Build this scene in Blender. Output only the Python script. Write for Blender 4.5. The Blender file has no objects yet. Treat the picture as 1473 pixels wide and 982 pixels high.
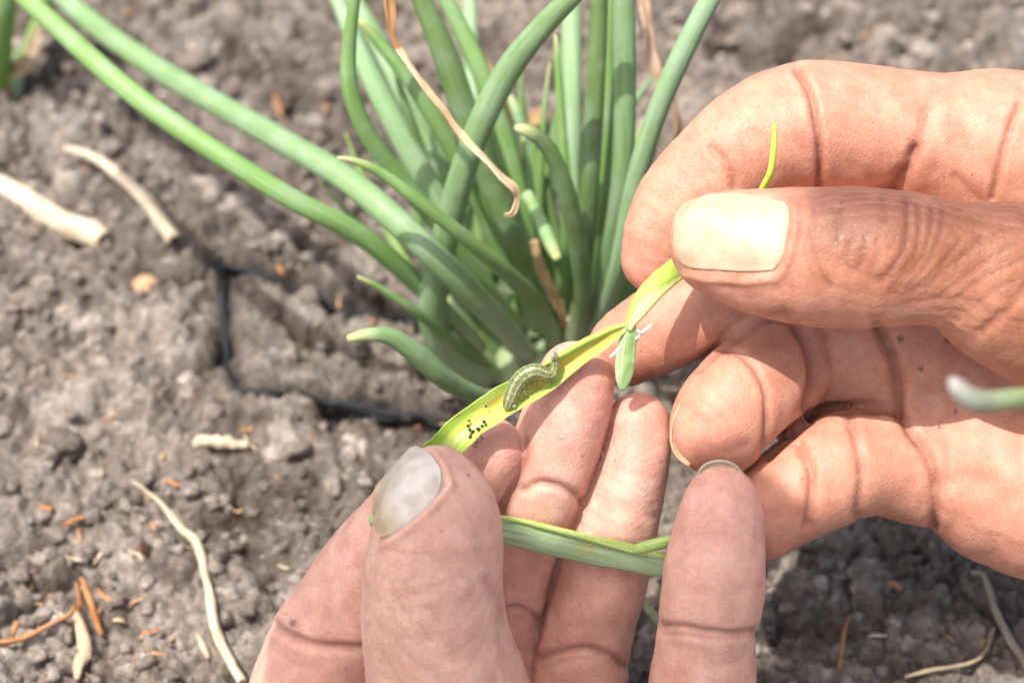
import bpy, math, random
import numpy as np
from mathutils import Vector, Euler

random.seed(7)
RNG = np.random.RandomState(11)
SC = bpy.context.scene
COL = SC.collection

# ------------------------------------------------------------------ camera
CAM_H = 0.35355          # metres above the soil, looking 45 degrees down
cam_d = bpy.data.cameras.new('camera')
cam_d.lens = 90.0
cam_d.sensor_width = 36.0
cam_d.clip_start = 0.01
cam_d.clip_end = 500.0
cam_d.dof.use_dof = True
cam_d.dof.focus_distance = 0.393
cam_d.dof.aperture_fstop = 17.0
cam = bpy.data.objects.new('camera', cam_d)
cam.location = (0, -CAM_H, CAM_H)
cam.rotation_euler = (math.radians(45), 0, 0)
COL.objects.link(cam)
SC.camera = cam
S = math.sqrt(0.5)

# ------------------------------------------------------------------ sky and sun
sun_cam = Vector((-0.30, 0.55, 0.78)).normalized()      # towards the sun, in camera axes
sun_w = Vector((sun_cam.x, S * sun_cam.y - S * sun_cam.z, S * sun_cam.y + S * sun_cam.z)).normalized()
elev = math.asin(sun_w.z)
azim = math.atan2(sun_w.x, sun_w.y)                     # clockwise from +Y
world = bpy.data.worlds.new('World')
SC.world = world
world.use_nodes = True
wn = world.node_tree.nodes
sky = wn.new('ShaderNodeTexSky')
sky.sky_type = 'NISHITA'
sky.sun_disc = False
sky.sun_elevation = elev
sky.sun_rotation = azim
sky.dust_density = 6.0
sky.air_density = 1.0
sky.ozone_density = 0.3
world.node_tree.links.new(sky.outputs[0], wn['Background'].inputs[0])
wn['Background'].inputs[1].default_value = 0.15
sun_d = bpy.data.lights.new('sun', 'SUN')
sun_d.energy = 3.7
sun_d.angle = math.radians(0.53)
sun_d.color = (1.0, 0.95, 0.88)
sun = bpy.data.objects.new('sun', sun_d)
sun.rotation_euler = sun_w.to_track_quat('Z', 'Y').to_euler()
sun.location = (0, 0, 2)
COL.objects.link(sun)
SC.view_settings.view_transform = 'Standard'
SC.view_settings.look = 'None'
SC.view_settings.exposure = 0.53
SC.view_settings.gamma = 1.0
SC.render.engine = 'CYCLES'

# ------------------------------------------------------------------ coordinates
K = 0.4 / 1473.0


def P(px, py, d):
    """a point d millimetres in front of the camera plane, in camera axes (mm)"""
    return np.array([(px - 736.5) * K * d, -(py - 491.0) * K * d, -d], float)


def gd(py):
    return 500.0 / (1 + (py - 491.0) * K)


def W(a):
    """camera axes in mm -> world metres"""
    a = np.asarray(a, float)
    x, y, z = a[..., 0], a[..., 1], a[..., 2]
    return np.stack([x, S * y - S * z - CAM_H * 1000, S * y + S * z + CAM_H * 1000], -1) * 0.001


def pix(a):
    d = -a[..., 2]
    return np.stack([a[..., 0] / (K * d) + 736.5, -a[..., 1] / (K * d) + 491.0], -1)


def ground_xy(px, py):
    w = W(P(px, py, gd(py)))
    return w[0] * 1000, w[1] * 1000


def spline(pts, n):
    """Catmull-Rom through rows of pts, n samples"""
    p = np.asarray(pts, float)
    m = len(p)
    if m == 2:
        t = np.linspace(0, 1, n)[:, None]
        return p[0] * (1 - t) + p[1] * t
    q = np.vstack([2 * p[0] - p[1], p, 2 * p[-1] - p[-2]])
    seg = np.r_[0, np.cumsum(np.sqrt(((p[1:, :2] - p[:-1, :2]) ** 2).sum(1)) + 1e-6)]
    u = np.linspace(0, seg[-1], n)
    i = np.clip(np.searchsorted(seg, u, side='right') - 1, 0, m - 2)
    t = ((u - seg[i]) / (seg[i + 1] - seg[i]))[:, None]
    a, b, c, d = q[i], q[i + 1], q[i + 2], q[i + 3]
    return 0.5 * ((2 * b) + (-a + c) * t + (2 * a - 5 * b + 4 * c - d) * t ** 2 + (-a + 3 * b - 3 * c + d) * t ** 3)


# ------------------------------------------------------------------ noise
_T = RNG.rand(64, 64, 64).astype(np.float32)


def vnoise(p):
    p = np.asarray(p, np.float32)
    i = np.floor(p).astype(int)
    f = p - i
    f = f * f * (3 - 2 * f)
    x0, y0, z0 = (i[..., k] & 63 for k in range(3))
    x1, y1, z1 = (x0 + 1) & 63, (y0 + 1) & 63, (z0 + 1) & 63
    fx, fy, fz = f[..., 0], f[..., 1], f[..., 2]
    a = _T[x0, y0, z0] * (1 - fx) + _T[x1, y0, z0] * fx
    b = _T[x0, y1, z0] * (1 - fx) + _T[x1, y1, z0] * fx
    c = _T[x0, y0, z1] * (1 - fx) + _T[x1, y0, z1] * fx
    d = _T[x0, y1, z1] * (1 - fx) + _T[x1, y1, z1] * fx
    return (a * (1 - fy) + b * fy) * (1 - fz) + (c * (1 - fy) + d * fy) * fz


def fbm(p, o=4):
    s, a, t = 0, 0.5, 0
    for k in range(o):
        s = s + a * vnoise(np.asarray(p) * 2 ** k + 17.3 * k)
        t += a
        a *= 0.5
    return s / t


_C = RNG.rand(256, 256, 3)


def worley(x, y, cell, seed=0):
    """nearest and second nearest jittered point (in cell units) and a value for the nearest"""
    u, v = x / cell, y / cell
    iu, iv = np.floor(u).astype(int), np.floor(v).astype(int)
    f1 = np.full(u.shape, 9.0)
    f2 = np.full(u.shape, 9.0)
    val = np.zeros(u.shape)
    for du in (-1, 0, 1):
        for dv in (-1, 0, 1):
            a, b = iu + du, iv + dv
            r = _C[(a * 7 + seed * 31) & 255, (b * 13 + seed * 57) & 255]
            # decorrelate rows
            d = np.hypot(a + 0.1 + 0.8 * r[..., 0] - u, b + 0.1 + 0.8 * r[..., 1] - v)
            near = d < f1
            f2 = np.where(near, f1, np.minimum(f2, d))
            val = np.where(near, r[..., 2], val)
            f1 = np.where(near, d, f1)
    return f1, f2, val


def seg_dist2(q, poly):
    """2-D distance of points q (n,2) to a polyline"""
    poly = np.asarray(poly, float)
    best = np.full(len(q), 1e9)
    for a, b in zip(poly[:-1], poly[1:]):
        ab = b - a
        t = np.clip(((q - a) @ ab) / (ab @ ab + 1e-9), 0, 1)
        best = np.minimum(best, np.hypot(*(q - a - t[:, None] * ab).T))
    return best


# ------------------------------------------------------------------ object helpers
def mesh_obj(name, verts, faces, mat, parent=None, smooth=True, cols=None, uvs=None, attrs=None, world_mm=False):
    verts = np.asarray(verts, float)
    v = verts * 0.001 if world_mm else W(verts)
    me = bpy.data.meshes.new(name)
    faces = np.asarray(faces) if not isinstance(faces, list) else faces
    if isinstance(faces, np.ndarray):
        n, k = faces.shape
        me.vertices.add(len(v))
        me.vertices.foreach_set('co', v.astype(np.float32).ravel())
        me.loops.add(n * k)
        me.loops.foreach_set('vertex_index', faces.astype(np.int32).ravel())
        me.polygons.add(n)
        me.polygons.foreach_set('loop_start', np.arange(0, n * k, k, dtype=np.int32))
        me.update(calc_edges=True)
    else:
        me.from_pydata([tuple(a) for a in v], [], faces)
    if smooth:
        me.polygons.foreach_set('use_smooth', [True] * len(me.polygons))
    if cols is not None:
        c = np.ones((len(v), 4), np.float32)
        c[:, :3] = cols
        a = me.color_attributes.new('tint', 'FLOAT_COLOR', 'POINT')
        a.data.foreach_set('color', c.ravel())
    if uvs is not None:
        a = me.attributes.new('lie', 'FLOAT_VECTOR', 'POINT')
        u = np.zeros((len(v), 3), np.float32)
        u[:, :uvs.shape[1]] = uvs
        a.data.foreach_set('vector', u.ravel())
    for kname, kv in (attrs or {}).items():
        a = me.attributes.new(kname, 'FLOAT', 'POINT')
        a.data.foreach_set('value', np.asarray(kv, np.float32))
    if mat is not None:
        me.materials.append(mat)
    ob = bpy.data.objects.new(name, me)
    COL.objects.link(ob)
    if parent is not None:
        ob.parent = parent
        ob.matrix_parent_inverse = parent.matrix_world.inverted() if False else ob.matrix_parent_inverse
        ob.location = -Vector(parent.location)
    return ob


def tag(o, label=None, cat=None, group=None, kind=None):
    if label:
        o['label'] = label
    if cat:
        o['category'] = cat
    if group:
        o['group'] = group
    if kind:
        o['kind'] = kind
    return o


def empty(name, at, label, cat, group=None):
    e = bpy.data.objects.new(name, None)
    e.empty_display_size = 0.01
    e.location = Vector(W(at))
    COL.objects.link(e)
    return tag(e, label, cat, group)


# ------------------------------------------------------------------ materials
def new_mat(name):
    m = bpy.data.materials.new(name)
    m.use_nodes = True
    nt = m.node_tree
    return m, nt, nt.nodes['Principled BSDF']


def nd(nt, t, **kw):
    n = nt.nodes.new(t)
    for k, v in kw.items():
        if k in n.inputs:
            n.inputs[k].default_value = v
        else:
            setattr(n, k, v)
    return n


def mixc(nt, fac, a, b, mode='MIX'):
    n = nt.nodes.new('ShaderNodeMix')
    n.data_type = 'RGBA'
    n.blend_type = mode
    for sock, val in ((n.inputs[0], fac), (n.inputs[6], a), (n.inputs[7], b)):
        if isinstance(val, bpy.types.NodeSocket):
            nt.links.new(val, sock)
        else:
            sock.default_value = val if not isinstance(val, tuple) else (*val, 1)
    return n.outputs[2]


def ramp(nt, src, p0, p1, lo=0.0, hi=1.0):
    n = nt.nodes.new('ShaderNodeMapRange')
    n.inputs[1].default_value = p0
    n.inputs[2].default_value = p1
    n.inputs[3].default_value = lo
    n.inputs[4].default_value = hi
    nt.links.new(src, n.inputs[0])
    return n.outputs[0]


def mth(nt, op, a, b=0.0):
    n = nt.nodes.new('ShaderNodeMath')
    n.operation = op
    for k, v in enumerate((a, b)):
        if isinstance(v, bpy.types.NodeSocket):
            nt.links.new(v, n.inputs[k])
        else:
            n.inputs[k].default_value = v
    return n.outputs[0]


def objco(nt):
    return nt.nodes.new('ShaderNodeTexCoord').outputs['Object']


def bump(nt, h, strength, dist, normal=None):
    b = nt.nodes.new('ShaderNodeBump')
    b.inputs['Strength'].default_value = strength
    b.inputs['Distance'].default_value = dist
    nt.links.new(h, b.inputs['Height'])
    if normal is not None:
        nt.links.new(normal, b.inputs['Normal'])
    return b.outputs[0]


def skin_material():
    m, nt, bs = new_mat('skin')
    L = nt.links.new
    co = objco(nt)
    at = nd(nt, 'ShaderNodeAttribute', attribute_name='tint')
    n1 = nd(nt, 'ShaderNodeTexNoise', Scale=260.0, Detail=5.0)
    L(co, n1.inputs['Vector'])
    n2 = nd(nt, 'ShaderNodeTexNoise', Scale=1400.0, Detail=3.0)
    L(co, n2.inputs['Vector'])
    mott = mixc(nt, ramp(nt, n1.outputs[0], 0.35, 0.65), (0.90, 0.82, 0.80), (1.08, 1.10, 1.10))
    c = mixc(nt, 1.0, at.outputs['Color'], mott, 'MULTIPLY')
    fine = mixc(nt, ramp(nt, n2.outputs[0], 0.3, 0.7), (0.93, 0.90, 0.89), (1.06, 1.06, 1.06))
    c = mixc(nt, 1.0, c, fine, 'MULTIPLY')
    L(c, bs.inputs['Base Color'])
    # skin relief: fine criss-cross cells, soft lumps, knuckle wrinkles
    v = nd(nt, 'ShaderNodeTexVoronoi', feature='DISTANCE_TO_EDGE', Scale=1300.0)
    warp = mixc(nt, 0.0006, co, n1.outputs['Color'], 'ADD')
    L(warp, v.inputs['Vector'])
    vh = ramp(nt, v.outputs['Distance'], 0.0, 0.16)
    lie = nd(nt, 'ShaderNodeAttribute', attribute_name='lie')
    kn = nd(nt, 'ShaderNodeAttribute', attribute_name='knuckle')
    cr = nd(nt, 'ShaderNodeAttribute', attribute_name='furrow')
    # transverse wrinkles round the knuckle
    wv = nd(nt, 'ShaderNodeTexWave', wave_type='RINGS', rings_direction='SPHERICAL', Scale=2.3, Distortion=2.6, Detail=4.0)
    wv.inputs['Detail Scale'].default_value = 2.2
    mp = nd(nt, 'ShaderNodeMapping')
    mp.inputs['Location'].default_value = (-12.05, -3.1, 0)
    L(lie.outputs['Vector'], mp.inputs['Vector'])
    L(mp.outputs[0], wv.inputs['Vector'])
    wl = mth(nt, 'POWER', wv.outputs[1], 0.45)
    wh = mth(nt, 'MULTIPLY', wl, kn.outputs['Fac'])
    # fine lines along the crease direction of the palmar side (fingerprint like)
    mp2 = nd(nt, 'ShaderNodeMapping')
    L(lie.outputs['Vector'], mp2.inputs['Vector'])
    w2 = nd(nt, 'ShaderNodeTexWave', wave_type='BANDS', bands_direction='DIAGONAL', Scale=11.0, Distortion=9.0, Detail=2.0)
    w2.inputs['Detail Scale'].default_value = 0.35
    L(mp2.outputs[0], w2.inputs['Vector'])
    inv = mth(nt, 'SUBTRACT', 1.0, kn.outputs['Fac'])
    fp = mth(nt, 'MULTIPLY', w2.outputs[1], inv)
    b1 = bump(nt, vh, 0.30, 0.00010)
    b2 = bump(nt, n1.outputs[0], 0.22, 0.0008, b1)
    b3 = bump(nt, wh, 0.8, 0.00014, b2)
    b4 = bump(nt, fp, 0.18, 0.00007, b3)
    b5 = bump(nt, n2.outputs[0], 0.25, 0.00018, b4)
    L(b5, bs.inputs['Normal'])
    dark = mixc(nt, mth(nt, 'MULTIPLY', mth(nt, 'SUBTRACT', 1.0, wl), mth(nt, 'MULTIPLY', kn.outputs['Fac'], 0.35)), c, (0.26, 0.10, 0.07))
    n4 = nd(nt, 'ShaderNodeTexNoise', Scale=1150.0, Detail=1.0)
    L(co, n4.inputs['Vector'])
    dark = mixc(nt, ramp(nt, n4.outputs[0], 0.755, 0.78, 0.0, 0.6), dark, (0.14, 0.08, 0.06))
    c2 = mixc(nt, mth(nt, 'MULTIPLY', cr.outputs['Fac'], 0.85), dark, mixc(nt, 1.0, dark, (0.40, 0.27, 0.26), 'MULTIPLY'))  # redder skin folds, with shade in the creases painted into the colour
    L(c2, bs.inputs['Base Color'])
    bs.inputs['Subsurface Weight'].default_value = 0.55
    bs.inputs['Subsurface Radius'].default_value = (1.0, 0.32, 0.16)
    bs.inputs['Subsurface Scale'].default_value = 0.0016
    rg = ramp(nt, n2.outputs[0], 0.3, 0.7, 0.42, 0.62)
    L(rg, bs.inputs['Roughness'])
    bs.inputs['Specular IOR Level'].default_value = 0.42
    return m


def nail_material(name, base, edge, rough):
    m, nt, bs = new_mat(name)
    L = nt.links.new
    lie = nd(nt, 'ShaderNodeAttribute', attribute_name='lie')
    mp = nd(nt, 'ShaderNodeMapping')
    mp.inputs['Scale'].default_value = (1.2, 16.0, 1.0)
    L(lie.outputs['Vector'], mp.inputs['Vector'])
    n = nd(nt, 'ShaderNodeTexNoise', Scale=2.4, Detail=5.0)
    L(mp.outputs[0], n.inputs['Vector'])
    n2 = nd(nt, 'ShaderNodeTexNoise', Scale=330.0, Detail=4.0)
    L(objco(nt), n2.inputs['Vector'])
    at = nd(nt, 'ShaderNodeAttribute', attribute_name='tint')
    c = mixc(nt, ramp(nt, n2.outputs[0], 0.38, 0.66), base, edge)
    c = mixc(nt, 1.0, c, at.outputs['Color'], 'MULTIPLY')
    L(c, bs.inputs['Base Color'])
    L(bump(nt, n.outputs[0], 0.35, 0.00018), bs.inputs['Normal'])
    bs.inputs['Roughness'].default_value = rough
    bs.inputs['Subsurface Weight'].default_value = 0.3
    bs.inputs['Subsurface Radius'].default_value = (1.0, 0.6, 0.4)
    bs.inputs['Subsurface Scale'].default_value = 0.001
    return m


def leaf_material(name, rough=0.42, trans=0.0, stri=26.0, bl=0.38):
    m, nt, bs = new_mat(name)
    L = nt.links.new
    lie = nd(nt, 'ShaderNodeAttribute', attribute_name='lie')
    at = nd(nt, 'ShaderNodeAttribute', attribute_name='tint')
    mp = nd(nt, 'ShaderNodeMapping')
    mp.inputs['Scale'].default_value = (stri, 0.7, 1.0)
    L(lie.outputs['Vector'], mp.inputs['Vector'])
    n = nd(nt, 'ShaderNodeTexNoise', Scale=1.0, Detail=4.0)
    L(mp.outputs[0], n.inputs['Vector'])
    n2 = nd(nt, 'ShaderNodeTexNoise', Scale=150.0, Detail=5.0)
    L(objco(nt), n2.inputs['Vector'])
    n3 = nd(nt, 'ShaderNodeTexNoise', Scale=900.0, Detail=2.0)
    L(objco(nt), n3.inputs['Vector'])
    c = mixc(nt, ramp(nt, n.outputs[0], 0.3, 0.7), (0.66, 0.76, 0.62), (1.24, 1.18, 1.3))
    c = mixc(nt, 1.0, at.outputs['Color'], c, 'MULTIPLY')
    # waxy pale bloom in patches
    c = mixc(nt, ramp(nt, n2.outputs[0], 0.45, 0.75, 0.0, bl), c, (0.36, 0.46, 0.38))
    c = mixc(nt, ramp(nt, n3.outputs[0], 0.60, 0.75, 0.0, 0.25), c, (0.10, 0.20, 0.06))
    L(c, bs.inputs['Base Color'])
    L(bump(nt, n.outputs[0], 0.35, 0.00022, bump(nt, n2.outputs[0], 0.3, 0.0007)), bs.inputs['Normal'])
    bs.inputs['Roughness'].default_value = rough
    bs.inputs['Specular IOR Level'].default_value = 0.45
    if trans:
        bs.inputs['Subsurface Weight'].default_value = trans
        bs.inputs['Subsurface Radius'].default_value = (0.7, 1.0, 0.25)
        bs.inputs['Subsurface Scale'].default_value = 0.0015
    return m


def dry_material(name):
    m, nt, bs = new_mat(name)
    L = nt.links.new
    lie = nd(nt, 'ShaderNodeAttribute', attribute_name='lie')
    at = nd(nt, 'ShaderNodeAttribute', attribute_name='tint')
    mp = nd(nt, 'ShaderNodeMapping')
    mp.inputs['Scale'].default_value = (9.0, 1.5, 1.0)
    L(lie.outputs['Vector'], mp.inputs['Vector'])
    n = nd(nt, 'ShaderNodeTexNoise', Scale=1.3, Detail=5.0)
    L(mp.outputs[0], n.inputs['Vector'])
    c = mixc(nt, ramp(nt, n.outputs[0], 0.32, 0.68), (0.62, 0.52, 0.42), (1.15, 1.12, 1.1))
    c = mixc(nt, 1.0, at.outputs['Color'], c, 'MULTIPLY')
    L(c, bs.inputs['Base Color'])
    L(bump(nt, n.outputs[0], 0.7, 0.0006), bs.inputs['Normal'])
    bs.inputs['Roughness'].default_value = 0.7
    return m


def soil_material(name):
    m, nt, bs = new_mat(name)
    L = nt.links.new
    co = objco(nt)
    at = nd(nt, 'ShaderNodeAttribute', attribute_name='tint')
    n1 = nd(nt, 'ShaderNodeTexNoise', Scale=420.0, Detail=6.0, Roughness=0.65)
    L(co, n1.inputs['Vector'])
    n2 = nd(nt, 'ShaderNodeTexNoise', Scale=90.0, Detail=6.0, Roughness=0.6)
    L(co, n2.inputs['Vector'])
    n3 = nd(nt, 'ShaderNodeTexNoise', Scale=1500.0, Detail=3.0)
    L(co, n3.inputs['Vector'])
    c = mixc(nt, ramp(nt, n2.outputs[0], 0.38, 0.62), (0.72, 0.70, 0.68), (1.22, 1.21, 1.21))
    c = mixc(nt, 1.0, at.outputs['Color'], c, 'MULTIPLY')
    c = mixc(nt, ramp(nt, n1.outputs[0], 0.45, 0.68, 0.0, 0.8), c, mixc(nt, 1.0, c, (1.75, 1.78, 1.80), 'MULTIPLY'))
    c = mixc(nt, ramp(nt, n3.outputs[0], 0.66, 0.72, 0.0, 0.35), c, (0.50, 0.30, 0.17))
    L(c, bs.inputs['Base Color'])
    v = nd(nt, 'ShaderNodeTexVoronoi', feature='F1', Scale=620.0)
    L(mixc(nt, 0.002, co, n1.outputs['Color'], 'ADD'), v.inputs['Vector'])
    L(bump(nt, n3.outputs[0], 0.7, 0.0005, bump(nt, v.outputs['Distance'], -0.5, 0.0009, bump(nt, n1.outputs[0], 0.9, 0.0024))), bs.inputs['Normal'])
    cv = mixc(nt, ramp(nt, v.outputs['Distance'], 0.25, 0.62), (1.08, 1.08, 1.07), (0.84, 0.83, 0.82))
    L(mixc(nt, 1.0, c, cv, 'MULTIPLY'), bs.inputs['Base Color'])
    bs.inputs['Roughness'].default_value = 0.9
    bs.inputs['Specular IOR Level'].default_value = 0.25
    return m


def plain_material(name, rough=0.6, sss=0.0):
    m, nt, bs = new_mat(name)
    L = nt.links.new
    at = nd(nt, 'ShaderNodeAttribute', attribute_name='tint')
    n = nd(nt, 'ShaderNodeTexNoise', Scale=1600.0, Detail=4.0)
    L(objco(nt), n.inputs['Vector'])
    c = mixc(nt, 1.0, at.outputs['Color'], mixc(nt, ramp(nt, n.outputs[0], 0.35, 0.65), (0.78, 0.78, 0.76), (1.15, 1.15, 1.15)), 'MULTIPLY')
    L(c, bs.inputs['Base Color'])
    L(bump(nt, n.outputs[0], 0.4, 0.00015), bs.inputs['Normal'])
    bs.inputs['Roughness'].default_value = rough
    if sss:
        bs.inputs['Subsurface Weight'].default_value = sss
        bs.inputs['Subsurface Radius'].default_value = (0.8, 1.0, 0.4)
        bs.inputs['Subsurface Scale'].default_value = 0.0008
    return m


M_SKIN = skin_material()
M_NAIL_PALE = nail_material('pale_nail', (0.52, 0.37, 0.25), (0.62, 0.48, 0.34), 0.36)
M_NAIL_GREY = nail_material('grey_nail', (0.66, 0.58, 0.48), (0.84, 0.78, 0.70), 0.42)
M_LEAF = leaf_material('onion_leaf_skin', 0.52, 0.12)
M_SPLIT = leaf_material('split_leaf_flesh', 0.5, 0.35, 14.0, 0.06)
M_DRY = dry_material('dry_leaf')
M_SOIL = soil_material('soil_grey_brown')
M_GRUB = plain_material('caterpillar_skin', 0.38, 0.35)
M_DARK = plain_material('dark_droppings', 0.75)

# ------------------------------------------------------------------ the ground
CRACKS = [([(205, 405), (260, 398), (320, 386), (380, 402), (450, 425), (520, 448), (600, 470), (700, 500)], 2.7, 6.0),
          ([(322, 386), (324, 450), (318, 520), (345, 555), (420, 575), (500, 588), (600, 600), (700, 610)], 2.0, 5.0),
          ([(370, 60), (430, 130), (520, 180), (600, 230)], 4.5, 8.0),
          ([(1050, 60), (1130, 90), (1180, 30)], 4.0, 7.0),
          ([(0, 900), (60, 860), (130, 800)], 2.0, 5.0),
          ([(60, 120), (130, 110), (180, 60)], 4.0, 8.0),
          ([(480, 200), (560, 300), (640, 340)], 5.0, 6.0)]
CRACKS_W = [(np.array([ground_xy(*q) for q in c]), w, dp) for c, w, dp in CRACKS]


def soil_height(x, y):
    """height of the soil in mm for world x, y in mm"""
    sh = x.shape
    x, y = x.ravel(), y.ravel()
    q = np.stack([x, y, 0 * x], -1)
    wx = x + 10 * (fbm(q / 11, 4) - 0.5) + 3.2 * (fbm(q / 2.6 + 7, 2) - 0.5)
    wy = y + 10 * (fbm(q / 11 + 31, 4) - 0.5) + 3.2 * (fbm(q / 2.6 + 51, 2) - 0.5)
    h = 9.0 * (fbm(q / 55 + 3, 3) - 0.5)
    near = np.clip((420 - np.hypot(x, y)) / 120, 0, 1)
    for cell, amp, seed in ((26.0, 4.6, 1), (11.5, 3.6, 2), (5.6, 2.8, 3), (2.6, 0.9, 4)):
        f1, f2, v = worley(wx, wy, cell, seed)
        gap = np.clip((f2 - f1) / 0.45, 0, 1)
        dome = np.clip(gap * (2 - gap), 0, 1) ** (0.5 if cell < 6 else 0.8)
        h = h + near * amp * (dome * (0.35 + 0.9 * v) - 0.45)
        if cell == 11.5:
            hv = 0.45 * v
        if cell == 5.6:
            hv = hv + 0.55 * (0.75 * v + 0.5 * dome - 0.1)
    h = h + near * (2.6 * (fbm(q / 1.9 + 5, 3) - 0.5) - 2.4 * np.abs(fbm(q / 5.0 + 77, 3) - 0.5))
    # trodden, finely crumbled patch at the lower left and right; rougher at the top
    for poly, w, dp in CRACKS_W:
        pw = np.stack([x + 4 * (vnoise(q / 5 + 9) - 0.5), y + 4 * (vnoise(q / 5 + 44) - 0.5)], -1)
        m = near > 0
        d = np.full(len(x), 1e3)
        d[m] = seg_dist2(pw[m], poly)
        h = h - dp * np.exp(-(d / w) ** 2)
    return h.reshape(sh), hv.reshape(sh)


def axis(lo, hi, step, far):
    a = list(np.arange(lo, hi, step))
    s, x = step, hi
    right = []
    while x < far:
        right.append(x)
        s *= 1.13
        x += s
    s, x = step, lo - step
    left = []
    while x > -far:
        left.append(x)
        s *= 1.13
        x -= s
    return np.array(left[::-1] + a + right)


gx = axis(-135, 135, 0.62, 60000)
gy = axis(-100, 165, 0.66, 60000)
GX, GY = np.meshgrid(gx, gy, indexing='ij')
GH, GV = soil_height(GX, GY)
gv = np.stack([GX, GY, GH], -1).reshape(-1, 3)
nx, ny = GX.shape
idx = np.arange(nx * ny).reshape(nx, ny)
gf = np.stack([idx[:-1, :-1], idx[1:, :-1], idx[1:, 1:], idx[:-1, 1:]], -1).reshape(-1, 4)
SOIL_A = np.array([0.104, 0.081, 0.064])
SOIL_B = np.array([0.290, 0.254, 0.224])
q3 = np.stack([GX.ravel(), GY.ravel(), 0 * GX.ravel()], -1)
tone = np.clip(1.15 * GV.ravel() + 0.9 * (fbm(q3 / 14 + 8, 4) - 0.5), 0, 1)[:, None]
crack_dark = np.zeros(len(q3))  # how far the soil colour is darkened along the cracks
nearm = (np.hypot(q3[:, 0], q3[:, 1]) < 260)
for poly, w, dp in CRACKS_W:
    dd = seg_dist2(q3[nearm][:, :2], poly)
    crack_dark[nearm] = np.maximum(crack_dark[nearm], np.exp(-(dd / (w * 1.1)) ** 2) * (1.1 if dp in (5.0, 6.0) and w < 2.8 else 0.5))
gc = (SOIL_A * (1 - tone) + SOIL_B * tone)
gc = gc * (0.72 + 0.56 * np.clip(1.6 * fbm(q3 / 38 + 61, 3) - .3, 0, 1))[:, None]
gc = gc * (1 - 0.84 * np.clip(crack_dark, 0, 1)[:, None]) + np.array([0.02, 0.022, 0.026]) * 0.5 * crack_dark[:, None]
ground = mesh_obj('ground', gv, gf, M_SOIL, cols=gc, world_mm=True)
tag(ground, kind='structure')


def soil_at(px, py):
    x, y = ground_xy(px, py)
    h, _ = soil_height(np.array([x]), np.array([y]))
    return x, y, float(h[0])


# loose crumbs of earth
def icosphere(level=1):
    t = (1 + 5 ** .5) / 2
    v = [(-1, t, 0), (1, t, 0), (-1, -t, 0), (1, -t, 0), (0, -1, t), (0, 1, t), (0, -1, -t), (0, 1, -t), (t, 0, -1), (t, 0, 1), (-t, 0, -1), (-t, 0, 1)]
    f = [(0, 11, 5), (0, 5, 1), (0, 1, 7), (0, 7, 10), (0, 10, 11), (1, 5, 9), (5, 11, 4), (11, 10, 2), (10, 7, 6), (7, 1, 8),
         (3, 9, 4), (3, 4, 2), (3, 2, 6), (3, 6, 8), (3, 8, 9), (4, 9, 5), (2, 4, 11), (6, 2, 10), (8, 6, 7), (9, 8, 1)]
    v = [np.array(a) / np.linalg.norm(a) for a in v]
    for _ in range(level):
        cache, nf = {}, []

        def mid(a, b):
            k = (min(a, b), max(a, b))
            if k not in cache:
                m = v[a] + v[b]
                v.append(m / np.linalg.norm(m))
                cache[k] = len(v) - 1
            return cache[k]
        for a, b, c in f:
            x, y, z = mid(a, b), mid(b, c), mid(c, a)
            nf += [(a, x, z), (b, y, x), (c, z, y), (x, y, z)]
        f = nf
    return np.array(v), np.array(f)


IV, IF = icosphere(1)
IV2, IF2 = icosphere(2)


def crumbs(name, n, rlo, rhi, base_v, base_f, xr, yr, seed, sink=0.25, colf=None):
    R = np.random.RandomState(seed)
    x = R.uniform(*xr, n)
    y = R.uniform(*yr, n)
    # crumbs gather in drifts
    keep = fbm(np.stack([x, y, 0 * x], -1) / 16 + seed, 2) + 0.35 * R.rand(n) > 0.52
    for poly, w, dp in CRACKS_W[:2]:
        keep &= seg_dist2(np.stack([x, y], -1), poly) > 4.2
    x, y = x[keep], y[keep]
    n = len(x)
    r = rlo + (rhi - rlo) * R.rand(n) ** 2.4
    h, _ = soil_height(x, y)
    m = len(base_v)
    sc = r[:, None] * R.uniform(0.7, 1.25, (n, 3)) * np.array([1, 1, 0.8])
    v = base_v[None] * sc[:, None, :]
    ang = R.uniform(0, 6.28, n)
    ca, sa = np.cos(ang)[:, None], np.sin(ang)[:, None]
    v = np.stack([v[..., 0] * ca - v[..., 1] * sa, v[..., 0] * sa + v[..., 1] * ca, v[..., 2]], -1)
    off = R.uniform(0, 60, (n, 1, 3))
    lump = 0.45 + 1.10 * vnoise(base_v[None] * 1.3 + off) + 0.50 * (vnoise(base_v[None] * 3.2 + off) - .5)
    v = v * lump[..., None]
    v += np.stack([x, y, h + r * (0.5 - sink)], -1)[:, None, :]
    f = (base_f[None] + (np.arange(n) * m)[:, None, None]).reshape(-1, 3)
    t = 0.25 + 0.75 * R.rand(n, 1)
    c = SOIL_A * (1 - t) + SOIL_B * 1.35 * t
    c = np.repeat(c, m, 0)
    o = mesh_obj(name, v.reshape(-1, 3), f, M_SOIL, cols=c, world_mm=True)
    return o


tag(crumbs('soil_crumbs', 8000, 0.4, 1.9, IV, IF, (-130, 130), (-95, 160), 5, sink=.45),
    'small loose crumbs of grey brown earth scattered over the soil', None, kind='stuff')
tag(crumbs('soil_clods', 260, 2.0, 4.6, IV2, IF2, (-130, 130), (-95, 160), 9, sink=.65),
    'larger rounded clods of dry earth lying on the soil', None, kind='stuff')


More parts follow.
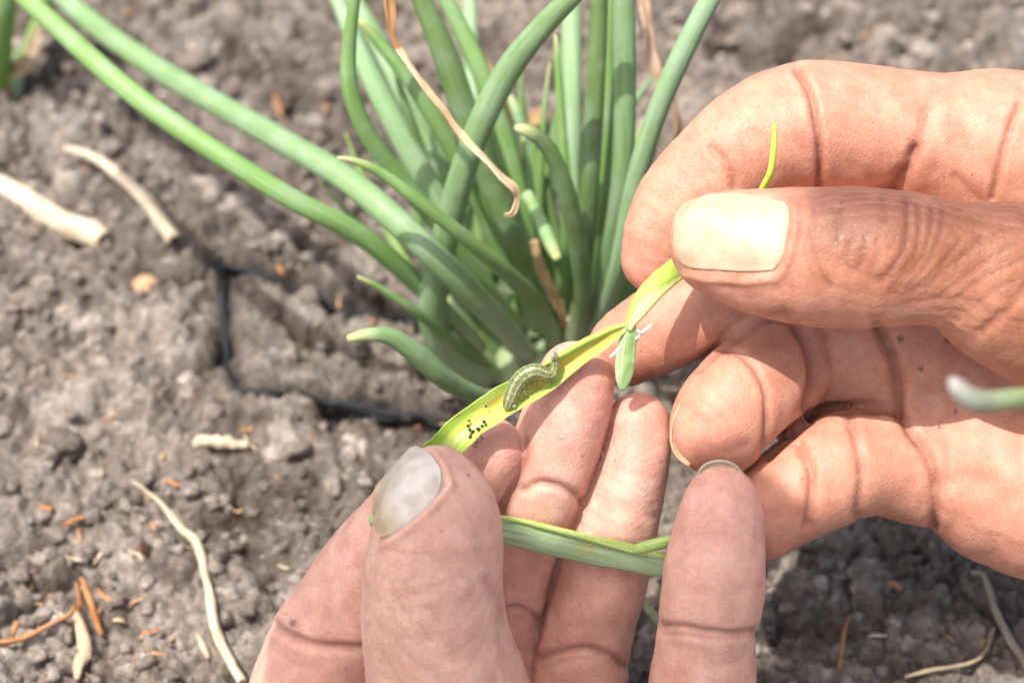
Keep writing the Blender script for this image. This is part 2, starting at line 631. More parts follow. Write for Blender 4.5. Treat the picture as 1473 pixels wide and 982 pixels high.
# ------------------------------------------------------------------ tubes and ribbons
def frames(c):
    """tangent, side, up for a curve in camera axes; side is square to the view"""
    t = np.gradient(c, axis=0)
    t /= np.linalg.norm(t, axis=1)[:, None] + 1e-9
    z = np.array([0, 0, 1.0])
    s = np.cross(t, z)
    s /= np.linalg.norm(s, axis=1)[:, None] + 1e-9
    u = np.cross(s, t)
    return t, s, u


def tube(name, pts, mat, parent, col=None, n=48, ring=16, flat=0.9, tip=None, tipcol=None, base=None, bend=None, seed=0, wob=0.03, worldpts=None):
    """pts rows: px, py, depth mm, radius px. tip: fraction at the start that takes tipcol"""
    a = np.asarray(pts, float)
    s = spline(a, n)
    c = np.array([P(*r[:3]) for r in s])
    r = np.maximum(s[:, 3], 0.4) * K * s[:, 2]
    t, sd, up = frames(c)
    th = np.linspace(0, 2 * math.pi, ring, endpoint=False)
    tt = np.linspace(0, 1, n)
    rr = r[:, None] * (1 + wob * (vnoise(np.stack(np.broadcast_arrays(tt[:, None] * 9 + seed * 3.7, np.cos(th)[None] * 1.3 + 5, np.sin(th)[None] * 1.3 + seed), -1)) - 0.5) * 2)
    v = c[:, None, :] + sd[:, None, :] * (rr * np.cos(th))[..., None] + up[:, None, :] * (rr * flat * np.sin(th))[..., None]
    v = v.reshape(-1, 3)
    ii = np.arange(n - 1)[:, None] * ring
    jj = np.arange(ring)[None]
    f = np.stack([ii + jj, ii + (jj + 1) % ring, ii + ring + (jj + 1) % ring, ii + ring + jj], -1).reshape(-1, 4)
    v = np.vstack([v, c[0] - t[0] * r[0] * 0.6, c[-1] + t[-1] * r[-1] * 0.6])
    e0, e1 = len(v) - 2, len(v) - 1
    fl = [tuple(x) for x in f.tolist()]
    fl += [(e0, (j + 1) % ring, j) for j in range(ring)]
    b = (n - 1) * ring
    fl += [(e1, b + j, b + (j + 1) % ring) for j in range(ring)]
    col = np.array(col if col is not None else (0.17, 0.29, 0.13))
    C = np.tile(col, (n, 1))
    if base is not None:
        w = np.clip((tt - (1 - base[0])) / base[0], 0, 1)[:, None]
        C = C * (1 - w) + np.array(base[1]) * w
    if tip is not None:
        w = np.clip(1 - tt / tip, 0, 1)[:, None] ** 0.7
        C = C * (1 - w) + np.array(tipcol) * w
    C = np.vstack([np.repeat(C, ring, 0), C[:1], C[-1:]])
    L = np.r_[0, np.cumsum(np.linalg.norm(np.diff(c, axis=0), axis=1))]
    uv = np.zeros((len(v), 2))
    # fold the angle so the streaks close round the tube
    uv[:n * ring, 0] = np.tile(np.abs(th - math.pi) / math.pi, n) + seed * 2.3
    uv[:n * ring, 1] = np.repeat(L, ring) / 10.0
    uv[-1, 1] = L[-1] / 10
    return mesh_obj(name, v, fl, mat, parent, cols=C, uvs=uv)


def ribbon(name, pts, mat, parent, colf, n=60, m=15, thick=0.5, camber=0.0, roll=None, wob=0.0, seed=0, coords=None, lumps=0.0):
    """pts rows: px, py, depth, half width px. camber mm: edges lifted to the viewer. colf(u along, v across)->rgb"""
    s = spline(np.asarray(pts, float), n)
    c = np.array([P(*r[:3]) for r in s]) if coords is None else coords(s)
    hw = np.maximum(s[:, 3], 0.3) * K * (s[:, 2] if coords is None else 450.0)
    t, sd, up = frames(c)
    tt = np.linspace(0, 1, n)
    vv = np.linspace(-1, 1, m)
    if roll is not None:
        a = np.interp(tt, np.linspace(0, 1, len(roll)), roll)
        ca, sa = np.cos(a)[:, None], np.sin(a)[:, None]
        sd, up = sd * ca + up * sa, -sd * sa + up * ca
    w = hw[:, None] * vv[None]
    if wob:
        w = w + wob * (vnoise(np.stack(np.broadcast_arrays(tt[:, None] * 14 + seed, vv[None] * .5 + 3, np.full((n, m), seed * 1.7)), -1)) - .5) * np.abs(vv)[None]
    cam_ = camber * np.minimum(1, hw / hw.max())[:, None] * (vv[None] ** 2)
    if lumps:
        cam_ = cam_ + lumps * (vnoise(np.stack(np.broadcast_arrays(tt[:, None] * 10 + seed, vv[None] * 1.6 + 7, np.full((n, m), seed * 2.1)), -1)) - .5)
    top = c[:, None] + sd[:, None] * w[..., None] + up[:, None] * (cam_ + thick / 2)[..., None]
    bot = c[:, None] + sd[:, None] * w[..., None] + up[:, None] * (cam_ - thick / 2)[..., None]
    v = np.vstack([top.reshape(-1, 3), bot.reshape(-1, 3)])
    I = np.arange(n * m).reshape(n, m)
    f1 = np.stack([I[:-1, :-1], I[:-1, 1:], I[1:, 1:], I[1:, :-1]], -1).reshape(-1, 4)
    f2 = f1[:, ::-1] + n * m
    e = []
    for a in (I[:, 0][::-1], I[:, -1], I[0], I[-1][::-1]):
        e.append(np.stack([a[1:], a[:-1], a[:-1] + n * m, a[1:] + n * m], -1))
    f = np.vstack([f1, f2] + e)
    U, V = np.meshgrid(tt, vv, indexing='ij')
    C = colf(U.ravel(), V.ravel())
    L = np.r_[0, np.cumsum(np.linalg.norm(np.diff(c, axis=0), axis=1))]
    uv = np.stack([V.ravel() + seed, np.repeat(L, m) / 10], -1)
    return mesh_obj(name, v, f, mat, parent, cols=np.vstack([C, C]), uvs=np.vstack([uv, uv]))


# ------------------------------------------------------------------ the onion plant
G0 = (0.205, 0.330, 0.145)     # glaucous green
G1 = (0.200, 0.350, 0.105)     # fresher green
G2 = (0.140, 0.225, 0.075)     # olive green
G3 = (0.260, 0.400, 0.205)     # pale bluish green
YT = (0.50, 0.52, 0.22)
BASE = (0.16, (0.42, 0.50, 0.30))
plant = empty('onion_plant', P(745, 545, gd(545)),
              'clump of spring onion with tubular green leaves growing from the soil behind the hands', 'plant')
LEAVES = [
    # the two long leaves that reach to the upper left
    dict(c=G1, p=[(-60, -90, 470, 15), (15, -22, 462, 17), (70, 28, 456, 19), (210, 150, 447, 21), (400, 275, 445, 20), (520, 340, 452, 20), (612, 420, 465, 18), (690, 500, 482, 16)]),
    dict(c=G0, p=[(30, -80, 530, 17), (100, 5, 520, 20), (220, 95, 500, 22), (400, 200, 468, 24), (500, 260, 456, 25), (600, 345, 450, 26), (690, 435, 460, 24), (762, 515, 482, 17)]),
    # big S shaped leaf
    dict(c=G0, p=[(880, -60, 415, 16), (826, -8, 421, 19), (778, 42, 427, 22), (732, 100, 433, 25), (693, 175, 438, 25), (665, 250, 444, 25), (643, 330, 452, 26), (628, 400, 460, 27), (622, 455, 467, 28), (645, 515, 476, 26), (700, 548, 486, 20)]),
    dict(c=G1, p=[(520, -60, 430, 8), (509, 10, 434, 11), (502, 70, 438, 14), (503, 125, 441, 16), (527, 190, 446, 17), (570, 250, 452, 17), (622, 312, 459, 17), (690, 400, 470, 17), (750, 480, 484, 16)]),
    dict(c=G1, tip=.12, p=[(486, 227, 430, 3), (512, 232, 431, 7), (550, 250, 433, 10), (600, 288, 436, 13), (660, 335, 442, 14), (720, 385, 452, 16), (770, 435, 468, 18), (800, 495, 486, 17)]),
    dict(c=G0, tip=.16, p=[(501, 487, 428, 7), (530, 481, 428, 12), (566, 486, 430, 17), (605, 514, 434, 21), (645, 548, 440, 20), (700, 572, 452, 16), (742, 560, 478, 14)]),
    dict(c=G1, tip=.1, p=[(515, 398, 452, 3), (545, 413, 454, 6), (600, 450, 460, 9), (660, 500, 475, 11), (710, 530, 490, 12)]),
    dict(c=G1, tip=.07, p=[(518, 30, 450, 5), (540, 55, 452, 11), (590, 118, 455, 14), (640, 195, 460, 17), (690, 290, 468, 18), (740, 420, 480, 18)]),
    dict(c=G3, p=[(455, -60, 470, 10), (490, 10, 468, 15), (530, 105, 467, 20), (580, 200, 468, 23), (635, 300, 472, 23), (700, 420, 482, 20)]),
    dict(c=G0, p=[(480, -60, 490, 10), (520, 20, 486, 18), (570, 120, 482, 24), (620, 220, 482, 25), (670, 320, 484, 22), (720, 440, 488, 18)]),
    dict(c=G2, p=[(575, -70, 444, 15), (607, 0, 447, 19), (640, 80, 450, 24), (668, 160, 454, 25), (700, 250, 459, 22), (738, 350, 466, 21), (775, 470, 482, 18)]),
    dict(c=G1, p=[(610, -60, 462, 12), (642, 0, 463, 15), (690, 100, 465, 18), (725, 200, 468, 18), (755, 320, 474, 18), (785, 470, 486, 17)]),
    dict(c=G3, p=[(670, -60, 500, 12), (676, 20, 497, 14), (680, 120, 493, 14), (700, 260, 490, 15), (745, 450, 490, 15)]),
    # leaf with a bitten, bent tip in the middle
    dict(c=G2, tip=.09, p=[(742, 184, 438, 7), (757, 188, 438, 12), (780, 203, 440, 15), (800, 235, 443, 16), (818, 290, 448, 18), (832, 360, 456, 18), (840, 440, 468, 16), (830, 500, 484, 14)]),
    dict(c=G2, p=[(866, -70, 440, 14), (862, 0, 443, 17), (858, 100, 447, 18), (852, 200, 452, 19), (846, 300, 459, 18), (836, 420, 472, 16), (820, 500, 486, 14)]),
    dict(c=G0, p=[(896, -70, 432, 17), (897, 0, 435, 21), (899, 130, 441, 21), (895, 250, 448, 20), (880, 350, 458, 18), (860, 450, 472, 16), (832, 510, 486, 14)]),
    dict(c=G1, p=[(878, -70, 452, 10), (876, 40, 455, 13), (873, 180, 460, 13), (862, 320, 468, 13), (835, 490, 486, 12)]),
    dict(c=G3, p=[(1070, -80, 425, 14), (1028, -12, 428, 18), (985, 70, 432, 21), (948, 155, 437, 20), (920, 240, 443, 19), (900, 330, 451, 18), (882, 410, 461, 16), (850, 500, 484, 13)]),
    dict(c=G3, p=[(820, -60, 478, 15), (822, 40, 476, 19), (822, 170, 475, 19), (826, 300, 478, 18), (828, 470, 488, 15)]),
    dict(c=G1, tip=.08, p=[(799, 52, 460, 3), (803, 100, 461, 7), (808, 180, 464, 9), (814, 300, 470, 11), (812, 470, 486, 12)]),
    dict(c=G3, tip=.1, p=[(728, 130, 478, 4), (744, 165, 478, 12), (760, 240, 480, 17), (778, 340, 484, 17), (796, 480, 490, 14)]),
    dict(c=G1, tip=.25, p=[(802, 372, 458, 9), (792, 350, 459, 13), (776, 315, 462, 13), (758, 280, 466, 12)]),
    dict(c=G0, p=[(700, 190, 478, 10), (715, 270, 480, 17), (735, 360, 483, 18), (770, 480, 489, 17)]),
    dict(c=G2, p=[(655, 310, 484, 9), (672, 380, 485, 17), (700, 460, 488, 17), (735, 530, 492, 16)]),
    dict(c=G1, p=[(905, 190, 470, 6), (900, 280, 472, 13), (880, 390, 478, 15), (845, 490, 489, 14)]),
    dict(c=G0, p=[(668, 250, 492, 8), (690, 330, 490, 16), (722, 420, 490, 18), (750, 520, 494, 18)]),
    dict(c=G1, p=[(600, 170, 500, 8), (640, 270, 497, 16), (690, 390, 495, 18), (740, 500, 495, 17)]),
    dict(c=G3, p=[(765, 250, 498, 8), (775, 330, 496, 14), (790, 420, 494, 16), (800, 500, 495, 16)]),
    dict(c=G2, p=[(850, 380, 492, 8), (838, 430, 492, 14), (822, 500, 495, 14)]),
    dict(c=G1, p=[(560, 190, 508, 6), (600, 260, 505, 13), (650, 350, 502, 15), (705, 450, 498, 15), (735, 520, 496, 14)]),
]
for k, lf in enumerate(LEAVES):
    tube('leaf', [(a_, b_, c_, d_ * 0.77) for a_, b_, c_, d_ in lf['p']], M_LEAF, plant, lf['c'], n=56, ring=18, tip=lf.get('tip'), tipcol=YT,
         base=BASE, seed=k + 1, flat=0.88)
# pale sheaths at the foot
for k, (x0, y0, x1, y1, r) in enumerate([(640, 430, 722, 580, 19), (716, 380, 742, 590, 20), (800, 380, 778, 590, 18), (846, 400, 808, 590, 15)]):
    tube('leaf_sheath', [(x0, y0, gd(y0) - 26, r * .5), ((x0 + x1) / 2, (y0 + y1) / 2, gd((y0 + y1) / 2) - 10, r), (x1, y1, gd(y1) + 2, r)], M_LEAF, plant,
         (0.36, 0.46, 0.24), n=24, ring=16, seed=60 + k)
for k in range(22):
    bx = 695 + 6.2 * k
    tx = bx + (k - 10) * 15 + 14 * math.sin(k * 2.3)
    ty = 215 + 110 * math.sin(k * 1.9)
    tube('leaf', [(tx, ty, 478, 2), ((tx * 2 + bx) / 3, ty + 70, 482, 7), ((tx + bx) / 2 - 4, (ty + 540) / 2, 487, 10), (bx, 540, 496, 11)], M_LEAF, plant,
         (G1, G0, G2)[k % 3], n=30, ring=12, seed=80 + k, base=BASE)


R = np.random.RandomState(21)
for k in range(26):
    bx = R.uniform(690, 830)
    ang = R.uniform(-0.55, 0.35) + (bx - 760) / 260
    ln = R.uniform(170, 480)
    tx, ty = bx + ln * math.sin(ang), 530 - ln * math.cos(ang)
    d1 = 492 - ln * R.uniform(.02, .07)
    r0 = R.uniform(6, 11)
    bow = R.uniform(-25, 25)
    tube('leaf', [(tx, ty, d1, 1.5), (tx * .8 + bx * .2 + bow * .6, ty * .8 + 106, d1 + 3, r0 * .7), (tx * .45 + bx * .55 + bow, ty * .45 + 291, d1 * .5 + 246, r0), (bx, 535, 494, r0 * .9)], M_LEAF, plant,
         [(0.30, 0.44, 0.12), G1, G0, G2, (0.13, 0.24, 0.06)][k % 5], n=30, ring=12, seed=120 + k, base=BASE, tip=(.12 if k % 3 else None), tipcol=YT)


def dry_col(a, b, seed=0):
    a, b = np.array(a), np.array(b)

    def f(u, v):
        w = np.clip(vnoise(np.stack([u * 9 + seed, v * .8 + 4, u * 0 + seed], -1)) * 1.6 - .3, 0, 1)[:, None]
        return a * (1 - w) + b * w
    return f


twist = ribbon('dry_leaf', [(549, -45, 432, 6), (556, 0, 431, 8), (562, 30, 430, 6), (566, 55, 430, 3.5), (582, 85, 429, 5), (604, 116, 428, 3.5), (634, 155, 428, 5.5), (650, 180, 428, 3.5), (666, 200, 428, 5), (690, 224, 427, 4.5), (720, 256, 427, 5), (738, 270, 427, 6), (743, 284, 428, 3), (739, 302, 428, 4), (733, 308, 428, 3), (726, 307, 428, 1.5)],
       M_DRY, plant, lambda u, v: np.where(u[:, None] < .28, np.array([[0.42, 0.24, 0.10]]), dry_col((0.62, 0.46, 0.28), (0.78, 0.66, 0.46), 2)(u, v)),
               n=120, m=7, thick=0.5, camber=0.5, roll=[0, .9, -.4, 1.3, .3, 1.1, .2, 1.4, .2, .6], wob=0.6, lumps=0.5, seed=3)
twist['label'] = 'dry twisted straw coloured leaf'
ribbon('dry_leaf', [(920, -30, 470, 9), (928, 30, 470, 10), (938, 90, 472, 9), (962, 140, 474, 9), (974, 185, 476, 8), (972, 230, 480, 6)],
       M_DRY, plant, dry_col((0.55, 0.38, 0.24), (0.74, 0.58, 0.44), 7), n=50, m=7, thick=0.5, camber=0.6, roll=[0, 1, .2, 1.2, 0], wob=.7, lumps=.6, seed=9)
ribbon('dry_leaf', [(768, 345, 470, 6), (776, 385, 472, 8), (792, 420, 474, 8), (806, 450, 478, 7), (812, 480, 484, 5)],
       M_DRY, plant, dry_col((0.60, 0.40, 0.20), (0.72, 0.58, 0.36), 5), n=40, m=7, thick=0.5, camber=0.5, roll=[0, .6, 0], wob=.5, lumps=.4, seed=19)
ribbon('dry_leaf', [(690, 90, 486, 8), (700, 108, 486, 12), (712, 128, 487, 10), (735, 165, 492, 14), (760, 175, 496, 12), (785, 160, 500, 8)],
       M_DRY, plant, dry_col((0.66, 0.42, 0.14), (0.66, 0.44, 0.26), 6), n=40, m=7, thick=0.5, camber=0.5, roll=[0, .6, 0], wob=.5, lumps=.4, seed=29)

for k, pts in enumerate([[(722, 440, 480, 5), (728, 470, 482, 8), (736, 500, 486, 7)], [(818, 455, 478, 6), (830, 470, 480, 9), (838, 478, 482, 5)], [(672, 470, 482, 4), (682, 482, 484, 6), (690, 496, 486, 5)], [(640, 60, 482, 3), (652, 110, 484, 4), (660, 150, 486, 3)]]):
    ribbon('dry_leaf', pts, M_DRY, plant, dry_col((0.62, 0.44, 0.30), (0.74, 0.64, 0.48), 40 + k), n=20, m=7, thick=0.5, camber=0.5, roll=[0, .6, 0], wob=.5, lumps=.4, seed=45 + k)

# second plant, just entering at the top left
plant2 = empty('onion_plant', P(8, 120, gd(120)), 'blurred edge of another onion plant with a dry stalk at the top left corner', 'plant')
tube('leaf', [(0, -90, 520, 14), (4, 0, 525, 18), (2, 60, 535, 17), (0, 130, 552, 14)], M_LEAF, plant2, (0.17, 0.34, 0.05), n=24, ring=14, seed=71)
tube('leaf', [(82, -60, 545, 9), (62, 10, 550, 10), (40, 70, 553, 9), (15, 130, 555, 8)], M_LEAF, plant2, (0.20, 0.33, 0.08), n=24, ring=12, seed=72)
ribbon('dry_leaf', [(64, 28, 540, 6), (50, 60, 541, 9), (36, 92, 543, 11), (12, 100, 546, 14), (-8, 92, 548, 12)], M_DRY, plant2,
       dry_col((0.64, 0.50, 0.32), (0.74, 0.62, 0.46), 3), n=40, m=7, thick=.6, camber=.8, roll=[0, .5, 0], lumps=.6, seed=31)
ribbon('dry_leaf', [(6, 80, 544, 10), (2, 120, 548, 12), (10, 150, 552, 10), (35, 175, 553, 7), (58, 190, 553, 3)], M_DRY, plant2,
       dry_col((0.42, 0.22, 0.10), (0.62, 0.38, 0.20), 4), n=40, m=7, thick=.6, camber=.8, roll=[0, .5, 0], lumps=.6, seed=33)
tube('bulb', [(14, 75, 552, 14), (12, 105, 554, 22), (10, 140, 554, 20), (8, 165, 556, 10)], M_LEAF, plant2, (0.30, 0.40, 0.18), n=24, ring=16, seed=73)


# added broad leaf out of view, shaped to cast shade on the lower hand
SUNV = np.array(sun_cam)


def up_sun(px, py, d, t):
    return P(px, py, d) + SUNV * t


bl = empty('added_shade_leaf', np.array([-260.0, -420.0, -80.0]), 'added broad leaf on a stalk, out of view, shading the lower hand', 'plant')
rim = [(300, 640), (350, 560), (450, 545), (530, 600), (600, 605), (672, 640), (730, 722), (800, 702), (860, 700), (935, 655), (1000, 625), (1080, 628), (1140, 690), (1200, 715), (1235, 790), (1230, 900), (1180, 1100), (1000, 1300), (700, 1330), (480, 1240), (330, 1080), (270, 850)]  # rim follows the outline of the wanted shade
rimp = spline(np.array([(a, b) for a, b in rim] + [rim[0]], float), 90)[:-1]
cen = np.array([760.0, 930.0])
rows_, nr = [], 16
for k in range(nr + 1):
    w = k / nr
    for m_, q_ in enumerate(rimp):
        pq = cen * (1 - w) + q_ * w
        lift = 262 + 9 * math.sin(w * 2.2) + 2.0 * w * math.sin(m_ * 0.9) + 5 * abs((pq[0] - cen[0]) / 400)
        rows_.append(up_sun(pq[0], pq[1], 388, lift))
rows_ = np.array(rows_)
nm = len(rimp)
fcs = []
for k in range(nr):
    for m_ in range(nm):
        m2 = (m_ + 1) % nm
        fcs.append((k * nm + m_, (k + 1) * nm + m_, (k + 1) * nm + m2, k * nm + m2))
nb_ = len(rows_)
vv_ = np.vstack([rows_, rows_ - SUNV * 0.5])
fcs = fcs + [tuple(nb_ + a for a in f_[::-1]) for f_ in fcs] + [(nr * nm + m_, nb_ + nr * nm + m_, nb_ + nr * nm + (m_ + 1) % nm, nr * nm + (m_ + 1) % nm) for m_ in range(nm)]
mesh_obj('leaf', vv_, fcs, M_LEAF, bl, cols=np.tile(G1, (len(vv_), 1)), uvs=vv_[:, :2] / 10)
a0 = up_sun(760, 930, 388, 263)


def stalk_pts(n=30):
    p0, p1, p2, p3 = a0, a0 + np.array([-120, 30, 120.]), np.array([-300.0, -150.0, 40.0]), np.array([-260.0, -420.0, -80.0])
    w = np.linspace(0, 1, n)[:, None]
    return p0 * (1 - w) ** 3 + 3 * p1 * w * (1 - w) ** 2 + 3 * p2 * w * w * (1 - w) + p3 * w ** 3


sp = stalk_pts()
t_, s_, u_ = frames(sp)
th_ = np.linspace(0, 6.2832, 14, endpoint=False)
sv_ = (sp[:, None] + 3.5 * (s_[:, None] * np.cos(th_)[None, :, None] + u_[:, None] * np.sin(th_)[None, :, None])).reshape(-1, 3)
sf_ = [(i * 14 + j, i * 14 + (j + 1) % 14, (i + 1) * 14 + (j + 1) % 14, (i + 1) * 14 + j) for i in range(29) for j in range(14)]
mesh_obj('stalk', sv_, sf_, M_LEAF, bl, cols=np.tile(G1, (len(sv_), 1)), uvs=sv_[:, :2] / 10)  # stalk of the added leaf, unseen as well

# ------------------------------------------------------------------ litter lying on the soil
def on_soil(lift=0.6, smooth=2.5):
    def f(s):
        out = []
        g = np.array([ground_xy(r[0], r[1]) for r in s])
        off = np.array([(0, 0), (smooth, 0), (-smooth, 0), (0, smooth), (0, -smooth)], float)
        gg = g[:, None] + off[None]
        hh = soil_height(gg[..., 0], gg[..., 1])[0].max(1)
        xs = np.column_stack([g, hh])
        zz = np.pad(xs[:, 2], 5, 'edge')
        zz = np.array([zz[i:i + 11].max() for i in range(len(xs))])
        z = np.convolve(np.pad(zz, 4, 'edge'), np.ones(9) / 9, 'valid') + lift - 1.0
        # back into camera axes
        X, Y, Z = xs[:, 0], xs[:, 1] + CAM_H * 1000, z - CAM_H * 1000
        return np.stack([X, S * Y + S * Z, -(S * Y - S * Z)], -1)
    return f


def litter(name, pts, label, cat, c0, c1, seed, group=None, thick=0.8, camber=-0.6, roll=None, wob=0.3, lumps=0.5, n=40, lift=1.5):
    rows = [(p[0], p[1], 450.0, p[2] * (1.0 if name == 'dry_straw' else 0.72)) for p in pts]
    o = ribbon(name, rows, M_DRY, None, dry_col(c0, c1, seed), n=n, m=9, thick=thick, camber=camber, roll=roll, wob=wob, lumps=lumps, seed=seed, coords=on_soil(lift))
    return tag(o, label, cat, group)


PALE0, PALE1 = (0.70, 0.60, 0.44), (0.86, 0.80, 0.66)
OR0, OR1 = (0.55, 0.22, 0.07), (0.66, 0.38, 0.18)
litter('dry_straw', [(-40, 268, 17), (10, 292, 19), (70, 326, 21), (120, 352, 21), (146, 366, 19)], 'thick pale dry stalk lying at the left edge', 'straw', PALE0, PALE1, 1, camber=-2.2, lumps=.3)
litter('dry_straw', [(98, 244, 7), (140, 258, 8), (180, 290, 10), (215, 325, 11), (250, 368, 12)], 'thin curved pale stalk lying beside the thick stalk', 'straw', PALE0, PALE1, 2, lift=3.6, camber=-1.4, lumps=.3)
for pts, lab in (([(214, 406, 1.5), (262, 400, 3), (318, 388, 5), (350, 394, 8), (400, 408, 8), (455, 424, 7), (520, 448, 6), (580, 466, 6), (640, 482, 5)], 'upper thin black strip half buried in the soil, running towards the plant'),
                 ([(317, 368, 2.5), (319, 400, 4.5), (320, 450, 5), (322, 500, 6.5), (326, 535, 6), (346, 560, 5), (390, 573, 5), (440, 582, 6), (500, 590, 7), (560, 598, 7), (610, 604, 6), (660, 606, 5)], 'lower thin black strip in the soil, bending right below the plant tip')):
    sp_ = spline(np.array(pts, float), 26)
    jr = np.random.RandomState(int(pts[0][0]))
    pts = [(a + jr.normal(0, 1.6), b + jr.normal(0, 1.8), max(1.5, c_ * jr.uniform(.55, 1.15))) for a, b, c_ in sp_]
    o = ribbon('dark_strip', [(a, b, 450.0, c_) for a, b, c_ in pts], M_DARK, None, lambda u, v: np.tile(np.array([0.016, 0.019, 0.024]), (len(u), 1)), n=110, m=9, thick=.9, camber=-.9, wob=1.8, lumps=1.5, seed=int(pts[0][0]) % 40, coords=on_soil(-1.7))  # thin dark strip laid in line with a soil crack
    tag(o, lab, 'dark_strip', 'black strips in the soil')
litter('dry_flake', [(280, 652, 9), (300, 645, 12), (330, 648, 12), (358, 650, 8)], 'small pale papery flake lying alone left of the hands', 'leaf flake', PALE0, PALE1, 3, n=24, thick=.6, camber=-.7, wob=1.2, lumps=.6)
litter('dry_grass_blade', [(195, 712, 2), (225, 738, 3.5), (258, 768, 6), (278, 790, 9), (292, 820, 9), (297, 850, 7), (304, 880, 9), (312, 915, 9), (328, 955, 9), (350, 1000, 9)],
       'long twisted cream coloured dry stem at the lower left', 'stem', (0.66, 0.60, 0.42), PALE1, 4, roll=[0, .3, 1.0, .2, -.6, .8, 0, .4], thick=.9, n=70)
litter('dry_root', [(1392, 852, 5), (1408, 855, 6), (1420, 880, 7), (1432, 920, 7), (1448, 955, 8), (1470, 1000, 8)], 'pale bent dry root at the lower right corner', 'root', (0.50, 0.44, 0.32), (0.66, 0.60, 0.50), 5, thick=1.1, camber=-1.2)
litter('dry_root', [(1424, 930, 3), (1416, 955, 4), (1395, 972, 4), (1350, 978, 4), (1300, 985, 3)], 'thin dry rootlet branching left at the bottom right', 'root', (0.46, 0.38, 0.24), (0.60, 0.52, 0.38), 6, thick=.8)
litter('dry_scrap', [(118, 835, 4), (126, 860, 7), (136, 890, 6), (146, 915, 4)], 'bright orange slanting dry scrap at the lower left', 'dry scrap', OR0, OR1, 7, n=24)
litter('dry_scrap', [(112, 895, 4), (118, 915, 10), (122, 940, 14), (114, 965, 10), (112, 985, 4)], 'broad cream papery scrap below the orange slanting scrap', 'dry scrap', PALE0, (0.74, 0.60, 0.40), 8, n=30)
litter('dry_scrap', [(-20, 948, 5), (20, 940, 6), (60, 925, 5), (100, 905, 4), (112, 890, 3)], 'long orange brown fibre reaching the left edge at the bottom', 'dry scrap', OR0, OR1, 9, n=30, thick=.8)
litter('dry_scrap', [(92, 770, 3), (110, 762, 5), (130, 754, 4)], 'short orange scrap above the slanting orange scrap', 'dry scrap', OR0, OR1, 10, n=16)
litter('dry_scrap', [(60, 748, 6), (78, 750, 6)], 'tiny orange red scrap near the left edge', 'dry scrap', OR0, OR1, 11, n=10)
litter('dry_scrap', [(112, 912, 3), (116, 880, 4), (112, 850, 3)], 'thin upright orange fibre beside the slanting scrap', 'dry scrap', OR0, OR1, 13, n=16, thick=.7)
litter('dry_scrap', [(284, 915, 4), (292, 935, 6), (300, 955, 4)], 'small pale sliver left of the cream stem', 'dry scrap', PALE0, PALE1, 14, n=16)
litter('dry_scrap', [(920, 868, 7), (935, 890, 9), (950, 912, 8), (962, 930, 6)], 'faded green leaf scrap on the soil between ring and little finger', 'leaf scrap', (0.36, 0.42, 0.24), (0.44, 0.48, 0.32), 15, n=24)
litter('dry_scrap', [(395, 130, 3), (400, 150, 6), (404, 170, 4)], 'orange scrap on the soil near the top left', 'dry scrap', OR0, OR1, 16, n=12)
litter('dry_scrap', [(1205, 985, 3), (1212, 930, 4), (1220, 905, 2)], 'small orange splinter at the bottom right', 'dry scrap', OR0, OR1, 17, n=12)
litter('dry_scrap', [(1272, 868, 5), (1282, 866, 7), (1292, 872, 5)], 'dull orange flake on grey crumbs at the lower right', 'dry scrap', (0.50, 0.30, 0.18), OR1, 18, n=12)
x, y, h = soil_at(206, 397)
pv = IV2 * np.array([1, 1, .9]) * 3.0 * (0.85 + .3 * vnoise(IV2 * 1.5 + 4))[:, None] + np.array([x, y, h + 2.0])
tag(mesh_obj('pebble', pv, IF2, M_DRY, cols=np.tile((0.62, 0.42, 0.27), (len(pv), 1)), uvs=IV2[:, :2], world_mm=True),
    'small round tan pebble beside the pale stalks', 'pebble')

# fine bits of fibre
R = np.random.RandomState(4)
fv, ff, fc = [], [], []
for k in range(120):
    px, py = R.uniform(-40, 1500), R.uniform(-30, 1010)
    if R.rand() < .35:
        px, py = R.normal(110, 90), R.normal(880, 110)
    if py > 1000 or py < -40:
        continue
    x, y = ground_xy(px, py)
    L, wd, a = R.uniform(1.0, 4.2), R.uniform(.15, .45), R.uniform(0, 3.14)
    ts = np.linspace(-.5, .5, 4)
    bend = R.uniform(-.35, .35)
    cx = x + L * (ts * math.cos(a) - bend * ts ** 2 * math.sin(a))
    cy = y + L * (ts * math.sin(a) + bend * ts ** 2 * math.cos(a))
    hz, _ = soil_height(cx, cy)
    hz = (hz + hz.max()) / 2 + .35
    b = len(fv)
    for j in range(4):
        ww = wd * (1 if 0 < j < 3 else .45)
        nx_, ny_ = -math.sin(a) * ww, math.cos(a) * ww
        fv += [(cx[j] + nx_, cy[j] + ny_, hz[j]), (cx[j], cy[j], hz[j] + wd * .7), (cx[j] - nx_, cy[j] - ny_, hz[j])]
    for j in range(3):
        for i in range(2):
            ff.append((b + j * 3 + i, b + j * 3 + 3 + i, b + j * 3 + 4 + i, b + j * 3 + 1 + i))
    col = random.choice([(0.50, 0.21, 0.08), (0.50, 0.32, 0.17), (0.62, 0.53, 0.38), (0.40, 0.25, 0.14)])
    fc += [col] * 12
tag(mesh_obj('plant_litter', np.array(fv), np.array(ff), M_DRY, cols=np.array(fc), uvs=np.array(fv)[:, :2] / 10, world_mm=True), kind='stuff')


